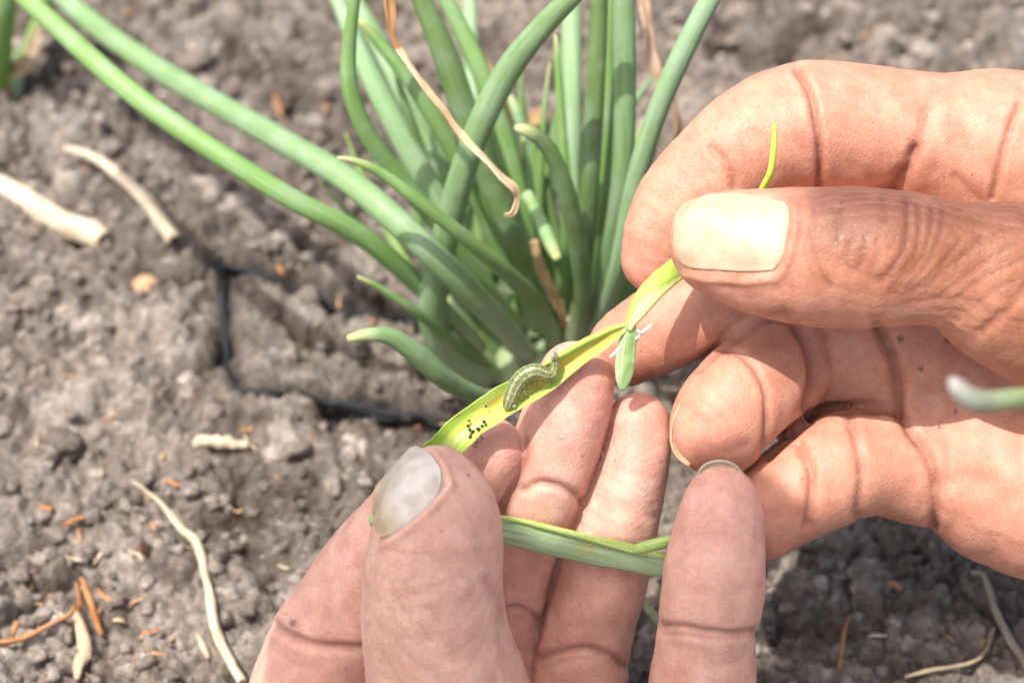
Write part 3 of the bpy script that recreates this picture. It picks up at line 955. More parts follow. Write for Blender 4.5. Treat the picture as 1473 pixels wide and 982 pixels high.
# ------------------------------------------------------------------ hands: implicit surfaces
class Chain:
    """a tapering limb given as rows px, py, depth mm, radius px"""

    def __init__(self, rows, n=None, zs=1.0, k=0.0, root=None, reach=30.0, name=''):
        rows = np.asarray(rows, float)
        n = n or max(6, (len(rows) - 1) * 4)
        s = spline(rows, n)
        self.c = np.array([P(*r[:3]) for r in s])
        self.r = s[:, 3] * K * s[:, 2]
        self.k, self.reach, self.zs = k, reach, zs
        self.root = P(*root) if root is not None else None
        self.name = name

    def segd(self, m):
        a, ab = self.c[:-1], self.c[1:] - self.c[:-1]
        ap = m - a
        t = np.clip((ap * ab).sum(1) / (ab * ab).sum(1), 0, 1)
        return np.linalg.norm((ap - t[:, None] * ab) * np.array([1, 1, self.zs]), axis=1) - (self.r[:-1] + (self.r[1:] - self.r[:-1]) * t)

    def dist(self, p, sph=None):
        best = np.full(len(p), 1e3)
        z = np.array([1, 1, self.zs])
        c = self.c
        keep = range(len(c) - 1)
        if sph is not None:
            dc = self.segd(sph[0])
            keep = np.nonzero(dc <= dc.min() + 2.2 * sph[1] + 0.5)[0]
        for i in keep:
            a, b, ra, rb = c[i], c[i + 1], self.r[i], self.r[i + 1]
            ab = b - a
            ap = p - a
            t = np.clip((ap @ ab) / (ab @ ab), 0, 1)
            q = (ap - t[:, None] * ab) * z
            best = np.minimum(best, np.sqrt((q * q).sum(1)) - (ra + (rb - ra) * t))
        return best


def smin(a, b, k):
    h = np.maximum(k - np.abs(a - b), 0) / k
    return np.minimum(a, b) - h * h * k * 0.25


class Hand:
    def __init__(self, fingers, palm):
        self.f, self.palm = fingers, palm

    def field(self, p, ids=False, sph=None):
        palm, fing = self.palm, list(enumerate(self.f))
        if sph is not None:
            dP = [c.segd(sph[0]).min() for c in self.palm]
            dF = [c.segd(sph[0]).min() for c in self.f]
            lim = min(dP + dF) + 2.2 * sph[1] + 14
            palm = [c for c, d in zip(self.palm, dP) if d < lim]
            fing = [(i, c) for (i, c), d in zip(fing, dF) if d < lim]
        dp = None
        for c in palm:
            d = c.dist(p, sph)
            dp = d if dp is None else smin(dp, d, 7.0)
        if dp is None:
            dp = np.full(len(p), 50.0)
        best, who = dp.copy(), np.full(len(p), -1)
        bd = dp.copy()
        for i, c in fing:
            d = c.dist(p, sph)
            if c.root is not None:
                w = np.clip(1.25 - np.linalg.norm(p - c.root, axis=1) / c.reach, 0, 1)
                d2 = smin(d, dp, c.k * w + 0.05)
            else:
                d2 = smin(d, dp, 0.4)
            who = np.where(d < bd, i, who)
            bd = np.minimum(bd, d)
            kk = 0.6 * np.clip((dp - d2) / 1.5, 0, 1) + 0.02
            best = smin(best, d2, kk)
        return (best, who) if ids else best


def surface_nets(fn, lo, hi, h):
    B = 8
    lo = np.asarray(lo, float)
    nb = np.ceil((np.asarray(hi) - lo) / (h * B)).astype(int)
    N = nb * B + 1
    F = np.full(N, 5.0, np.float32)
    bi = np.stack(np.meshgrid(*[np.arange(k) for k in nb], indexing='ij'), -1).reshape(-1, 3)
    cen = lo + (bi * B + B / 2) * h
    d = np.concatenate([fn(cen[i:i + 8000]) for i in range(0, len(cen), 8000)])
    rad = B * h * 0.87 * 1.35 + 1.2
    far_in = d < -rad
    act = np.abs(d) <= rad
    loc = np.stack(np.meshgrid(*[np.arange(B + 1)] * 3, indexing='ij'), -1).reshape(-1, 3)
    for b in bi[far_in]:
        s = b * B
        F[s[0]:s[0] + B + 1, s[1]:s[1] + B + 1, s[2]:s[2] + B + 1] = -5
    A = bi[act]
    for b in A:
        g = b * B + loc
        v = fn(lo + g * h, sph=(lo + (b * B + B / 2) * h, B * h * 0.87))
        F[g[:, 0], g[:, 1], g[:, 2]] = v
    s = F < 0
    cnt = np.zeros(np.array(N) - 1, np.int8)
    acc = np.zeros((*(np.array(N) - 1), 3), np.float32)
    num = np.zeros(np.array(N) - 1, np.float32)
    corner = [(a, b, c) for a in (0, 1) for b in (0, 1) for c in (0, 1)]
    sl = lambda o: tuple(slice(o[k], N[k] - 1 + o[k]) for k in range(3))
    for o in corner:
        for ax in range(3):
            if o[ax]:
                continue
            o2 = list(o)
            o2[ax] = 1
            a, b = F[sl(o)], F[sl(o2)]
            x = (a < 0) != (b < 0)
            t = np.where(x, a / np.where(x, a - b, 1), 0)
            for k in range(3):
                acc[..., k] += np.where(x, (o[k] if k != ax else t), 0)
            num += x
    cell = num > 0
    vi = np.full(cell.shape, -1, np.int64)
    ci = np.argwhere(cell)
    vi[cell] = np.arange(len(ci))
    V = lo + (ci + acc[cell] / num[cell][:, None]) * h
    faces = []
    for ax in range(3):
        o = [0, 0, 0]
        o[ax] = 1
        a = s[tuple(slice(0, N[k] - o[k]) for k in range(3))]
        b = s[tuple(slice(o[k], N[k]) for k in range(3))]
        e = np.argwhere(a != b)
        u, w = (ax + 1) % 3, (ax + 2) % 3
        ok = (e[:, u] > 0) & (e[:, w] > 0) & (e[:, u] < N[u] - 1) & (e[:, w] < N[w] - 1) & (e[:, ax] < N[ax] - 1)
        e = e[ok]
        ins = a[e[:, 0], e[:, 1], e[:, 2]]
        q = []
        for du, dw in ((0, 0), (-1, 0), (-1, -1), (0, -1)):
            g = e.copy()
            g[:, u] += du
            g[:, w] += dw
            q.append(vi[g[:, 0], g[:, 1], g[:, 2]])
        q = np.stack(q, -1)
        q[~ins] = q[~ins][:, ::-1]
        faces.append(q)
    return V, np.vstack(faces)


TET = np.array([[1, 1, 1], [1, -1, -1], [-1, 1, -1], [-1, -1, 1]]) / math.sqrt(3)


def settle(hand, V, h):
    """move the vertices onto the true surface; returns vertices, normals and which limb owns each"""
    key = np.floor((V - V.min(0)) / 7.0).astype(np.int64)
    key = (key[:, 0] * 1000 + key[:, 1]) * 1000 + key[:, 2]
    order = np.argsort(key, kind='stable')
    cuts = np.nonzero(np.diff(key[order]))[0] + 1
    out, nrm, who = V.copy(), np.zeros_like(V), np.zeros(len(V), int)
    for g in np.split(order, cuts):
        p = V[g]
        m = p.mean(0)
        sph = (m, np.linalg.norm(p - m, axis=1).max() + 0.6)
        for it in range(2):
            q = np.concatenate([p + e * 0.3 for e in TET])
            f = hand.field(q, sph=sph).reshape(4, -1)
            gr = 0.75 * (f[..., None] * TET[:, None, :]).sum(0) / 0.3
            gn = np.linalg.norm(gr, axis=1)[:, None] + 1e-6
            if it == 0:
                p = p - gr / gn * np.clip(f.mean(0)[:, None] / np.clip(gn, .5, 2), -h, h) * 0.9
        out[g], nrm[g] = p, gr / gn
        who[g] = hand.field(p, True, sph)[1]
    return out, nrm, who


def build_hand(hand, parent, lo, hi, h, grooves, tintf, kn=None, beds=()):
    V, Fc = surface_nets(hand.field, lo, hi, h)
    V, nrm, who = settle(hand, V, h)
    q = pix(V)
    # gentle unevenness of flesh
    disp = 0.60 * (fbm(V / 8.0 + 3, 2) - 0.5) + 0.09 * (fbm(V / 2.0 + 9, 2) - 0.5)
    fur = np.zeros(len(V))
    front = np.clip(nrm[:, 2] * 3 + 0.4, 0, 1)
    wx = q + 2 * (np.stack([vnoise(V / 2.0), vnoise(V / 2.0 + 20)], -1) - .5)
    for gr in grooves:
        ids, poly, sig, dep = gr[:4]
        mk = front.copy()
        if ids is not None:
            mk = mk * np.isin(who, ids)
        pl = spline(np.asarray(poly, float), max(8, len(poly) * 5)) if len(poly) > 2 else np.asarray(poly, float)
        box = (q[:, 0] > pl[:, 0].min() - 5 * sig) & (q[:, 0] < pl[:, 0].max() + 5 * sig) & (q[:, 1] > pl[:, 1].min() - 5 * sig) & (q[:, 1] < pl[:, 1].max() + 5 * sig) & (mk > 0)
        if not box.any():
            continue
        dd = seg_dist2(wx[box], pl)
        e = np.exp(-(dd / sig) ** 2) * mk[box]
        disp[box] -= (0.72 * dep if dep > 0 else dep) * e
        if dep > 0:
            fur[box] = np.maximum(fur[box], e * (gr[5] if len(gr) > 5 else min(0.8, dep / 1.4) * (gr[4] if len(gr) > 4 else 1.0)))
            # flesh swells on either side of a fold
            disp[box] += 0.07 * dep * np.exp(-((dd - 2.6 * sig) / (1.6 * sig)) ** 2) * mk[box]
    for ids, poly in beds:
        pl = np.asarray(poly, float)
        m = np.nonzero((who == ids) & (nrm[:, 2] > -.1) & (q[:, 0] > pl[:, 0].min()) & (q[:, 0] < pl[:, 0].max()) & (q[:, 1] > pl[:, 1].min()) & (q[:, 1] < pl[:, 1].max()))[0]
        ins = np.zeros(len(m), bool)
        for (x0, y0), (x1, y1) in zip(pl, np.roll(pl, -1, 0)):
            c_ = ((y0 > q[m, 1]) != (y1 > q[m, 1])) & (q[m, 0] < (x1 - x0) * (q[m, 1] - y0) / (y1 - y0 + 1e-9) + x0)
            ins ^= c_
        disp[m[ins]] = -0.22
    V = V + nrm * disp[:, None]
    cols = tintf(V, q, who, nrm)
    lie = np.stack([q[:, 0] / 100, q[:, 1] / 100, V[:, 2] / 10], -1)
    knv = kn(q, who, nrm) if kn else np.zeros(len(V))
    Fc = Fc[:, ::-1]
    # make sure the faces look outwards
    a, b, c = V[Fc[:2000, 0]], V[Fc[:2000, 1]], V[Fc[:2000, 2]]
    if (np.cross(b - a, c - a) * nrm[Fc[:2000, 0]]).sum() < 0:
        Fc = Fc[:, ::-1]
    return mesh_obj('skin', V, Fc, M_SKIN, parent, cols=cols, uvs=lie, attrs={'furrow': fur, 'knuckle': knv})


def nail(hand, parent, A, B, mat, zstart, offs=0.3, thick=0.55, nu=34, nv=26, tintf=None, bulge=(0, 0), dome=0.25, label=None, who=None):
    """nail plate between the border lines A and B (pixels), laid on the finger"""
    A = spline(np.asarray(A, float), nu)
    B = spline(np.asarray(B, float), nu)
    t = np.linspace(0, 1, nv)[None, :, None]
    q = A[:, None] * (1 - t) + B[:, None] * t
    uu_ = np.linspace(0, 1, nu)[:, None, None]
    q = q + np.array(bulge, float) * uu_ ** 5 * (1 - 1.6 * np.abs(2 * t - 1) ** 4)
    q = q.reshape(-1, 2)
    d = np.full(len(q), float(zstart))
    fn = hand.field if who is None else hand.f[who].dist
    for _ in range(60):
        p = np.stack([(q[:, 0] - 736.5) * K * d, -(q[:, 1] - 491) * K * d, -d], -1)
        f = fn(p)
        d = d + np.clip(f, -1, 4) * 0.8
    # points off the finger edge: keep near the median depth
    far = np.abs(f) > 0.25
    if far.any() and not far.all():
        d[far] = np.minimum(d[far], d[~far].max() + 0.5)
    G = d.reshape(nu, nv)
    for _ in range(6):
        Gp = np.pad(G, 1, 'edge')
        G = (Gp[:-2, 1:-1] + Gp[2:, 1:-1] + Gp[1:-1, :-2] + Gp[1:-1, 2:] + 2 * G) / 6
    d = G.ravel()
    p = np.stack([(q[:, 0] - 736.5) * K * d, -(q[:, 1] - 491) * K * d, -d], -1)
    Pg = p.reshape(nu, nv, 3)
    n = np.cross(np.gradient(Pg, axis=0), np.gradient(Pg, axis=1))
    n /= np.linalg.norm(n, axis=2)[..., None] + 1e-9
    if n[..., 2].mean() < 0:
        n = -n
    u = np.linspace(0, 1, nu)[:, None]
    v = np.linspace(0, 1, nv)[None]
    o = offs + dome * (1 - (2 * v - 1) ** 2) * (1 - (2 * u - 1) ** 4)
    top = Pg + n * o[..., None]
    bot = Pg + n * (o - thick)[..., None]
    Vt = np.vstack([top.reshape(-1, 3), bot.reshape(-1, 3)])
    I = np.arange(nu * nv).reshape(nu, nv)
    f1 = np.stack([I[:-1, :-1], I[:-1, 1:], I[1:, 1:], I[1:, :-1]], -1).reshape(-1, 4)
    e = [np.stack([a[1:], a[:-1], a[:-1] + nu * nv, a[1:] + nu * nv], -1) for a in (I[:, 0][::-1], I[:, -1], I[0], I[-1][::-1])]
    Fc = np.vstack([f1, f1[:, ::-1] + nu * nv] + e)
    uu, vv = np.repeat(u.ravel(), nv), np.tile(v.ravel(), nu)
    C = tintf(uu, vv) if tintf else np.ones((nu * nv, 3))
    uv = np.stack([uu, vv], -1)
    ob = mesh_obj('fingernail', Vt, Fc, mat, parent, cols=np.vstack([C, C]), uvs=np.vstack([uv, uv]))
    bv = ob.modifiers.new('round', 'BEVEL')
    bv.width = 0.00012
    bv.segments = 2
    bv.limit_method = 'ANGLE'
    if label:
        ob['label'] = label
    return ob


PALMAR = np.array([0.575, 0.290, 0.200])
PALMAR_IN_SHADE = np.array([0.740, 0.450, 0.360])  # palm skin of the shaded hand, lightened in colour against the shade
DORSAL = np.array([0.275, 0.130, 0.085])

# ---- the hand that comes in from the right
RH = empty('hand', P(1600, 520, 400), 'brown hand from the right edge pinching the leaf tip between thumb and index finger', 'hand')
r_thumb = Chain([(1040, 352, 385, 76), (1062, 356, 384, 82), (1110, 364, 383, 92), (1165, 369, 382, 99), (1240, 370, 381, 102), (1300, 372, 381, 97), (1350, 378, 381, 91), (1405, 390, 382, 98), (1470, 415, 384, 124), (1600, 455, 390, 150), (1760, 500, 398, 165)], n=46, zs=1.06, k=10, root=(1650, 470, 395), reach=28, name='thumb')
r_index = Chain([(942, 372, 407, 50), (955, 335, 406, 58), (985, 290, 406, 68), (1040, 240, 406, 78), (1105, 196, 406, 87), (1165, 182, 407, 94), (1240, 186, 408, 92), (1320, 196, 409, 94), (1430, 212, 410, 102), (1560, 240, 411, 115)], n=40, zs=1.0, k=8, root=(1450, 215, 410), reach=22)
r_mid = Chain([(900, 502, 410, 54), (925, 486, 409, 60), (970, 462, 408, 66), (1030, 432, 408, 72), (1100, 400, 408, 80), (1200, 375, 410, 88), (1330, 370, 412, 95)], n=26, k=6, root=(1350, 370, 412), reach=14)
r_ring = Chain([(1034, 614, 397, 71), (1046, 594, 397, 74), (1074, 564, 399, 76), (1104, 540, 403, 75), (1140, 518, 408, 74)], n=18)
r_ring2 = Chain([(1116, 566, 405, 60), (1112, 530, 406, 66), (1095, 500, 406, 66)], n=10)
r_ring3 = Chain([(1150, 520, 412, 74), (1230, 503, 411, 92), (1330, 490, 410, 100)], n=12, k=6, root=(1330, 490, 410), reach=14)
r_little = Chain([(1098, 742, 401, 64), (1130, 716, 401, 70), (1170, 692, 402, 76), (1215, 670, 403, 79), (1262, 662, 405, 79), (1310, 666, 407, 84)], n=20, k=6, root=(1330, 665, 408), reach=12)
r_palm = [Chain([(1165, 600, 416, 58), (1200, 590, 415, 68), (1250, 588, 413, 76), (1310, 590, 412, 80)], n=10),
          Chain([(1330, 665, 408, 84), (1400, 672, 408, 108), (1480, 690, 408, 140), (1650, 700, 406, 170), (1900, 680, 400, 185), (2150, 640, 392, 170)], n=20),
          Chain([(1340, 585, 413, 70), (1420, 560, 413, 110), (1600, 520, 412, 150), (1900, 560, 406, 170), (2150, 600, 396, 165)], n=18),
          Chain([(1430, 215, 411, 104), (1600, 270, 413, 125), (1850, 400, 408, 150), (2120, 560, 398, 160)], n=18),
          Chain([(1340, 400, 414, 95), (1600, 430, 414, 130), (1900, 500, 408, 160)], n=12),
          Chain([(1760, 500, 398, 165), (1950, 560, 396, 165), (2200, 620, 392, 155), (2500, 720, 372, 150)], n=12)]
rhand = Hand([r_thumb, r_index, r_mid, r_ring, r_ring2, r_ring3, r_little], r_palm)
R_GR = [
    # index finger: joint folds
    ([1, -1], [(1146, 100), (1164, 130), (1175, 180), (1180, 230), (1176, 275)], 5, 1.5),
    ([1, -1], [(1025, 214), (1040, 228), (1052, 248), (1058, 270)], 6, 0.8, .6),
    ([1, -1], [(1085, 190), (1098, 215), (1108, 250)], 9, 0.35, .25),
    ([1, -1], [(1316, 215), (1310, 235), (1300, 255), (1285, 280)], 7, 1.3, .7),
    ([1, -1], [(1336, 160), (1328, 196), (1312, 225)], 12, 0.7, .15),
    ([1, -1], [(1300, 250), (1285, 272), (1260, 285)], 14, 1.2, .6),
    ([1, -1], [(1466, 150), (1452, 190), (1440, 230), (1428, 285)], 5, 0.9, .6),
    ([1, -1], [(1376, 255), (1392, 272), (1410, 292)], 8, 0.5, .25),
    ([1, -1], [(1230, 240), (1262, 262), (1300, 268)], 12, 0.4, .2),
    # middle finger / ring finger boundary and ring joint folds
    (None, [(1004, 528), (1030, 505), (1062, 484), (1098, 462), (1130, 455)], 8, 1.2, .6),
    ([3], [(1042, 502), (1068, 512), (1090, 536), (1102, 568), (1104, 606), (1098, 640)], 5, 0.9, .8),
    ([3], [(985, 585), (1010, 580), (1035, 600)], 5, 0.25, .3),
    ([3], [(1010, 640), (1045, 650), (1075, 640)], 7, 0.2, .2),
    (None, [(1146, 470), (1164, 505), (1170, 545), (1160, 585)], 8, 1.6, .8),
    (None, [(1104, 655), (1130, 630), (1160, 605), (1185, 590), (1230, 586), (1290, 588)], 7, 1.8, .9),
    (None, [(1262, 470), (1280, 505), (1290, 540), (1292, 588)], 8, 1.6, .8),
    (None, [(1290, 588), (1310, 620), (1335, 655), (1345, 700), (1342, 760)], 7, 1.4, .8),
    ([6, -1], [(1150, 640), (1163, 668), (1168, 705), (1162, 755)], 7, 1.2, .7),
    ([6, -1], [(1222, 600), (1234, 640), (1240, 690), (1234, 742)], 7, 0.9, .6),
    (None, [(1345, 700), (1375, 690), (1420, 690)], 14, 0.5, .2),
    # thumb: wrinkles over the joint
    ([0], [(1303, 288), (1304, 330), (1296, 365), (1276, 392), (1262, 402)], 4.2, 0.23, 1.6, 0.69),
    ([0], [(1320, 296), (1322, 335), (1312, 370), (1296, 395), (1278, 418)], 4.2, 0.17, 1.6, 0.50),
    ([0], [(1340, 298), (1338, 335), (1326, 365), (1305, 395), (1285, 420)], 4.2, 0.17, 1.5, 0.50),
    ([0], [(1356, 302), (1350, 340), (1332, 380), (1302, 412)], 4.2, 0.15, 1.4, 0.45),
    ([0], [(1212, 286), (1206, 325), (1202, 350)], 5, 0.14, 1.2, 0.43),
    ([0], [(1172, 300), (1168, 350), (1178, 385), (1195, 410)], 4.5, 0.14, 1.2, 0.43),
    ([0], [(1160, 330), (1160, 370), (1172, 400)], 4, 0.09, 1.0, 0.28),
    ([0], [(1246, 335), (1242, 365), (1232, 388)], 5, 0.15, 1.4, 0.45),
    ([0], [(1222, 345), (1216, 372), (1224, 392)], 4, 0.09, 1.0, 0.28),
    ([0], [(1262, 345), (1262, 370), (1250, 395)], 4, 0.09, 1.0, 0.28),
    ([0], [(1270, 286), (1272, 318)], 5, 0.13, 1.0, 0.38),
    ([0], [(1382, 345), (1357, 375), (1332, 400), (1308, 422)], 4.2, 0.15, 1.4, 0.45),
    ([0], [(1412, 340), (1382, 368), (1352, 392), (1335, 410)], 4.2, 0.13, 1.3, 0.40),
    ([0], [(1462, 348), (1420, 372), (1385, 398), (1350, 428)], 4.2, 0.13, 1.3, 0.40),
    ([0], [(1474, 370), (1440, 386), (1400, 408), (1370, 436)], 4.2, 0.12, 1.2, 0.35),
    ([0], [(1478, 396), (1440, 412), (1400, 440)], 4.2, 0.12, 1.2, 0.35),
    ([0], [(1440, 330), (1405, 352), (1375, 380)], 4.0, 0.09, 1.0, 0.28),
    ([0, -1], [(1480, 410), (1455, 440), (1430, 462), (1410, 478)], 7, 0.5, .6),
    ([0], [(1250, 470), (1300, 455), (1340, 452), (1380, 470)], 9, -0.25, 0),
    # folds of skin round the nail
    ([0], [(1143, 294), (1144, 330), (1134, 372), (1124, 394)], 5, -0.45, 0),
    ([0], [(985, 396), (1020, 402), (1070, 405), (1115, 402)], 6, -0.4, 0),
]


def blob(q, x, y, rx, ry, ang=0.0, p=1.0):
    dx, dy = q[:, 0] - x, q[:, 1] - y
    c, s = math.cos(ang), math.sin(ang)
    return np.exp(-(((dx * c + dy * s) / rx) ** 2 + ((-dx * s + dy * c) / ry) ** 2) ** p)


def r_tint(V, q, who, n):
    c = np.tile(PALMAR, (len(V), 1))
    # backs of the fingers (away from the viewer) are darker brown
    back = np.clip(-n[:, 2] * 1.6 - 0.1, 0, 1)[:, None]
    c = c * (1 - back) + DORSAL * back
    th = (who == 0)
    # thumb: the back of it faces us; pale pad towards the lower side and the tip
    br = np.clip((q[:, 0] - 1105) / 90, 0, 1) * np.clip((455 - q[:, 1] + 0.10 * (q[:, 0] - 1200)) / 110, 0, 1) ** .8
    br = np.maximum(br, np.clip((q[:, 0] - 1330) / 160, 0, 1) * .8)
    br = np.clip(br * (0.75 + 0.5 * fbm(V / 3.0, 3)), 0, 1)[:, None] * th[:, None]
    mid = np.array([0.300, 0.118, 0.054])
    lowbr = np.array([0.175, 0.078, 0.052])
    up = np.clip((360 - q[:, 1]) / 90 + .2, 0, 1)[:, None]
    tgt = mid * (1 - up) + lowbr * up
    c = c * (1 - br) + tgt * br
    # redder finger ends and folds
    for x, y, rx, ry in ((920, 380, 40, 60), (880, 520, 60, 50), (1020, 640, 60, 50), (1180, 250, 60, 30), (1110, 770, 60, 50)):
        w = (0.5 * blob(q, x, y, rx, ry) * (who != 0))[:, None]
        c = c * (1 - w) + np.array([0.60, 0.27, 0.20]) * w
    # specks of earth
    for x, y, r in ((1295, 488, 5), (1325, 530, 4), (1362, 490, 3.5), (1352, 614, 3), (1374, 592, 3), (1283, 510, 9)):
        w = (0.8 * np.exp(-(np.hypot(q[:, 0] - x, q[:, 1] - y) / r) ** 4) * (who != 0))[:, None] * (0.35 if r > 8 else 1)
        c = c * (1 - w) + np.array([0.08, 0.05, 0.035]) * w
    return c


def r_kn(q, who, n):
    k = np.clip((q[:, 0] - 1150) / 50, 0, 1) * np.clip((455 - q[:, 1] + .25 * (q[:, 0] - 1250)) / 60, 0, 1)
    return k * (who == 0)


lo = np.array([11, -62, -445.0])
hi = np.array([112, 58, -345.0])
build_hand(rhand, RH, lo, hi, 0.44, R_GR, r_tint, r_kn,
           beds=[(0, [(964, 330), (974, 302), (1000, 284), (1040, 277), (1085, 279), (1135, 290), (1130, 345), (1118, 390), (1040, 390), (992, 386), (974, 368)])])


def wrist(hand_parent, rows, tint, name='forearm'):
    o = tube(name, rows, M_SKIN, hand_parent, tint, n=40, ring=40, flat=0.75, wob=0.03)
    return o


def r_nail_tint(u, v):
    c = np.tile(np.array([1.0, 1.0, 1.0]), (len(u), 1))
    e = np.clip((0.10 - u) / 0.10, 0, 1)[:, None]
    return c * (1 - .25 * e) + np.array([0.8, 0.78, 0.5]) * .25 * e


# u runs from the free end (left) to the root (right)
nail(rhand, RH, [(966, 330), (974, 304), (1000, 286), (1040, 279), (1085, 282), (1133, 292)],
     [(967, 342), (974, 368), (992, 384), (1040, 388), (1080, 390), (1116, 388)], M_NAIL_PALE, 355, bulge=(7, 0), offs=0.12, tintf=r_nail_tint, who=0, dome=.35,
     label='broad cream coloured thumbnail')
ribbon('fingernail', [(992, 570, 394, 2), (981, 584, 394.4, 5), (971, 606, 394.6, 6), (968, 632, 394.6, 6), (975, 654, 394.6, 5), (992, 670, 394.2, 3)], M_NAIL_GREY, RH,
       lambda u, v: np.tile(np.array([0.62, 0.50, 0.36]), (len(u), 1)), n=40, m=7, thick=.5, camber=.2, roll=[.5, .6, .5])['label'] = 'thin worn edge of a fingernail'

# ---- the hand that comes in from below
LH = empty('hand', P(680, 1300, 420), 'hand reaching up from the bottom, palm side shown, its thumb pressing the opened leaf', 'hand')
l_thumb = Chain([(628, 702, 378, 62), (630, 735, 377, 84), (627, 785, 378, 97), (622, 850, 380, 102), (629, 930, 383, 107), (648, 1020, 387, 120), (670, 1150, 390, 138), (650, 1320, 390, 150)], n=34, k=9, root=(665, 1200, 390), reach=16)
l_index = Chain([(704, 650, 398, 51), (672, 678, 400, 62), (640, 710, 401, 70), (596, 756, 403, 78), (548, 822, 407, 86), (505, 888, 412, 90), (470, 945, 416, 92), (440, 1050, 422, 95), (430, 1200, 426, 105)], n=34, k=8, root=(430, 1180, 426), reach=14)
l_mid = Chain([(829, 547, 398, 56), (819, 585, 399, 62), (801, 640, 401, 64), (779, 700, 404, 64), (755, 765, 408, 60), (735, 830, 413, 59), (718, 885, 417, 60), (704, 960, 421, 66), (690, 1060, 425, 78), (680, 1180, 427, 90)], n=36, k=8, root=(680, 1170, 427), reach=14)
l_ring = Chain([(917, 612, 402, 47), (917, 645, 402, 48), (904, 700, 404, 54), (883, 765, 407, 62), (867, 830, 410, 66), (850, 890, 414, 66), (836, 945, 417, 69), (822, 1040, 422, 76), (805, 1180, 426, 90)], n=34, k=8, root=(805, 1170, 426), reach=14)
l_little = Chain([(1038, 718, 384, 50), (1036, 745, 383.5, 61), (1031, 800, 384, 71), (1025, 855, 386, 74), (1017, 908, 389, 70), (1010, 985, 394, 77), (990, 1100, 404, 82), (950, 1230, 418, 95)], n=32, k=8, root=(950, 1210, 417), reach=16)
l_palm = [Chain([(430, 1200, 426, 100), (480, 1450, 412, 120), (560, 1800, 388, 140), (600, 2050, 372, 150)], n=16),
          Chain([(690, 1190, 428, 92), (680, 1450, 414, 125), (640, 1800, 390, 145)], n=14),
          Chain([(805, 1190, 427, 92), (780, 1450, 414, 125), (700, 1800, 392, 145)], n=14),
          Chain([(945, 1240, 421, 92), (900, 1450, 410, 125), (760, 1800, 390, 145), (680, 2050, 374, 150)], n=16),
          Chain([(650, 1320, 390, 148), (600, 1500, 388, 160), (600, 1800, 380, 150)], n=12),
          Chain([(640, 2000, 376, 160), (640, 2300, 356, 160), (640, 2600, 335, 160)], n=8)]
lhand = Hand([l_thumb, l_index, l_mid, l_ring, l_little], l_palm)
L_GR = [
    (None, [(889, 560), (881, 600), (867, 645), (846, 700), (816, 765), (798, 820), (784, 880), (770, 940), (764, 990)], 4.5, 0.02, 1.0, 0.8),  # gap between fingers: barely carved, its shade painted as a dark line
    (None, [(757, 630), (758, 655), (745, 695), (724, 742)], 4.5, 0.02, 0.9, 0.7),  # side of the index tip: shade painted as a dark line
    ([1, -1], [(392, 896), (420, 914), (455, 926), (500, 930), (530, 928)], 6, 1.2, .9),
    ([1], [(408, 912), (440, 928), (480, 936)], 5, 0.4, .5),
    ([1], [(560, 700), (600, 730), (640, 760)], 8, 0.5, .3),
    ([2], [(752, 706), (775, 696), (805, 700), (830, 714), (846, 734)], 6, 0.9, .7),
    ([2], [(722, 878), (745, 874), (770, 886), (788, 900)], 5, 0.9, .8),
    ([2], [(722, 892), (750, 890), (780, 905)], 5, 0.4, .4),
    ([2], [(720, 930), (745, 934), (765, 938)], 5, 0.4, .4),
    ([3], [(775, 944), (810, 936), (845, 934), (880, 944), (902, 958)], 6, 1.0, .9),
    ([3], [(780, 960), (820, 950), (860, 948), (895, 962)], 5, 0.4, .5),
    ([3], [(868, 722), (900, 730), (940, 744)], 9, 0.3, .2),
    ([4], [(948, 898), (980, 900), (1020, 908), (1060, 910), (1094, 905)], 5, 1.0, .9),
    ([4], [(950, 909), (985, 913), (1030, 918), (1085, 914)], 4, 0.4, .6),
    ([4], [(990, 720), (1030, 712), (1070, 720)], 12, -0.3, 0),
    ([0], [(700, 830), (712, 850), (722, 880), (720, 920)], 7, 0.5, .4),
    ([0], [(545, 800), (530, 840), (528, 880)], 7, 0.4, .3),
    ([0], [(535, 820), (570, 838), (610, 826)], 6, 0.16, .3),
    ([0], [(534, 838), (575, 858), (620, 848), (660, 836)], 6, 0.16, .3),
    ([0], [(532, 862), (580, 882), (640, 868)], 6, 0.14, .3),
    ([0], [(560, 790), (600, 800), (650, 790)], 6, 0.14, .25),
    ([0], [(660, 700), (680, 740), (695, 790)], 10, 0.25, .2),
    # skin fold at the root and side of the thumbnail
    ([0], [(646, 700), (612, 740), (578, 768), (552, 786)], 6, -0.55, 0),
    ([0], [(622, 652), (640, 672), (648, 698)], 6, -0.45, 0),
    ([0], [(638, 700), (604, 736), (572, 760), (546, 778)], 3.5, 0.5, .6),
    ([0], [(616, 652), (633, 674), (638, 698)], 3.5, 0.5, .9),
]


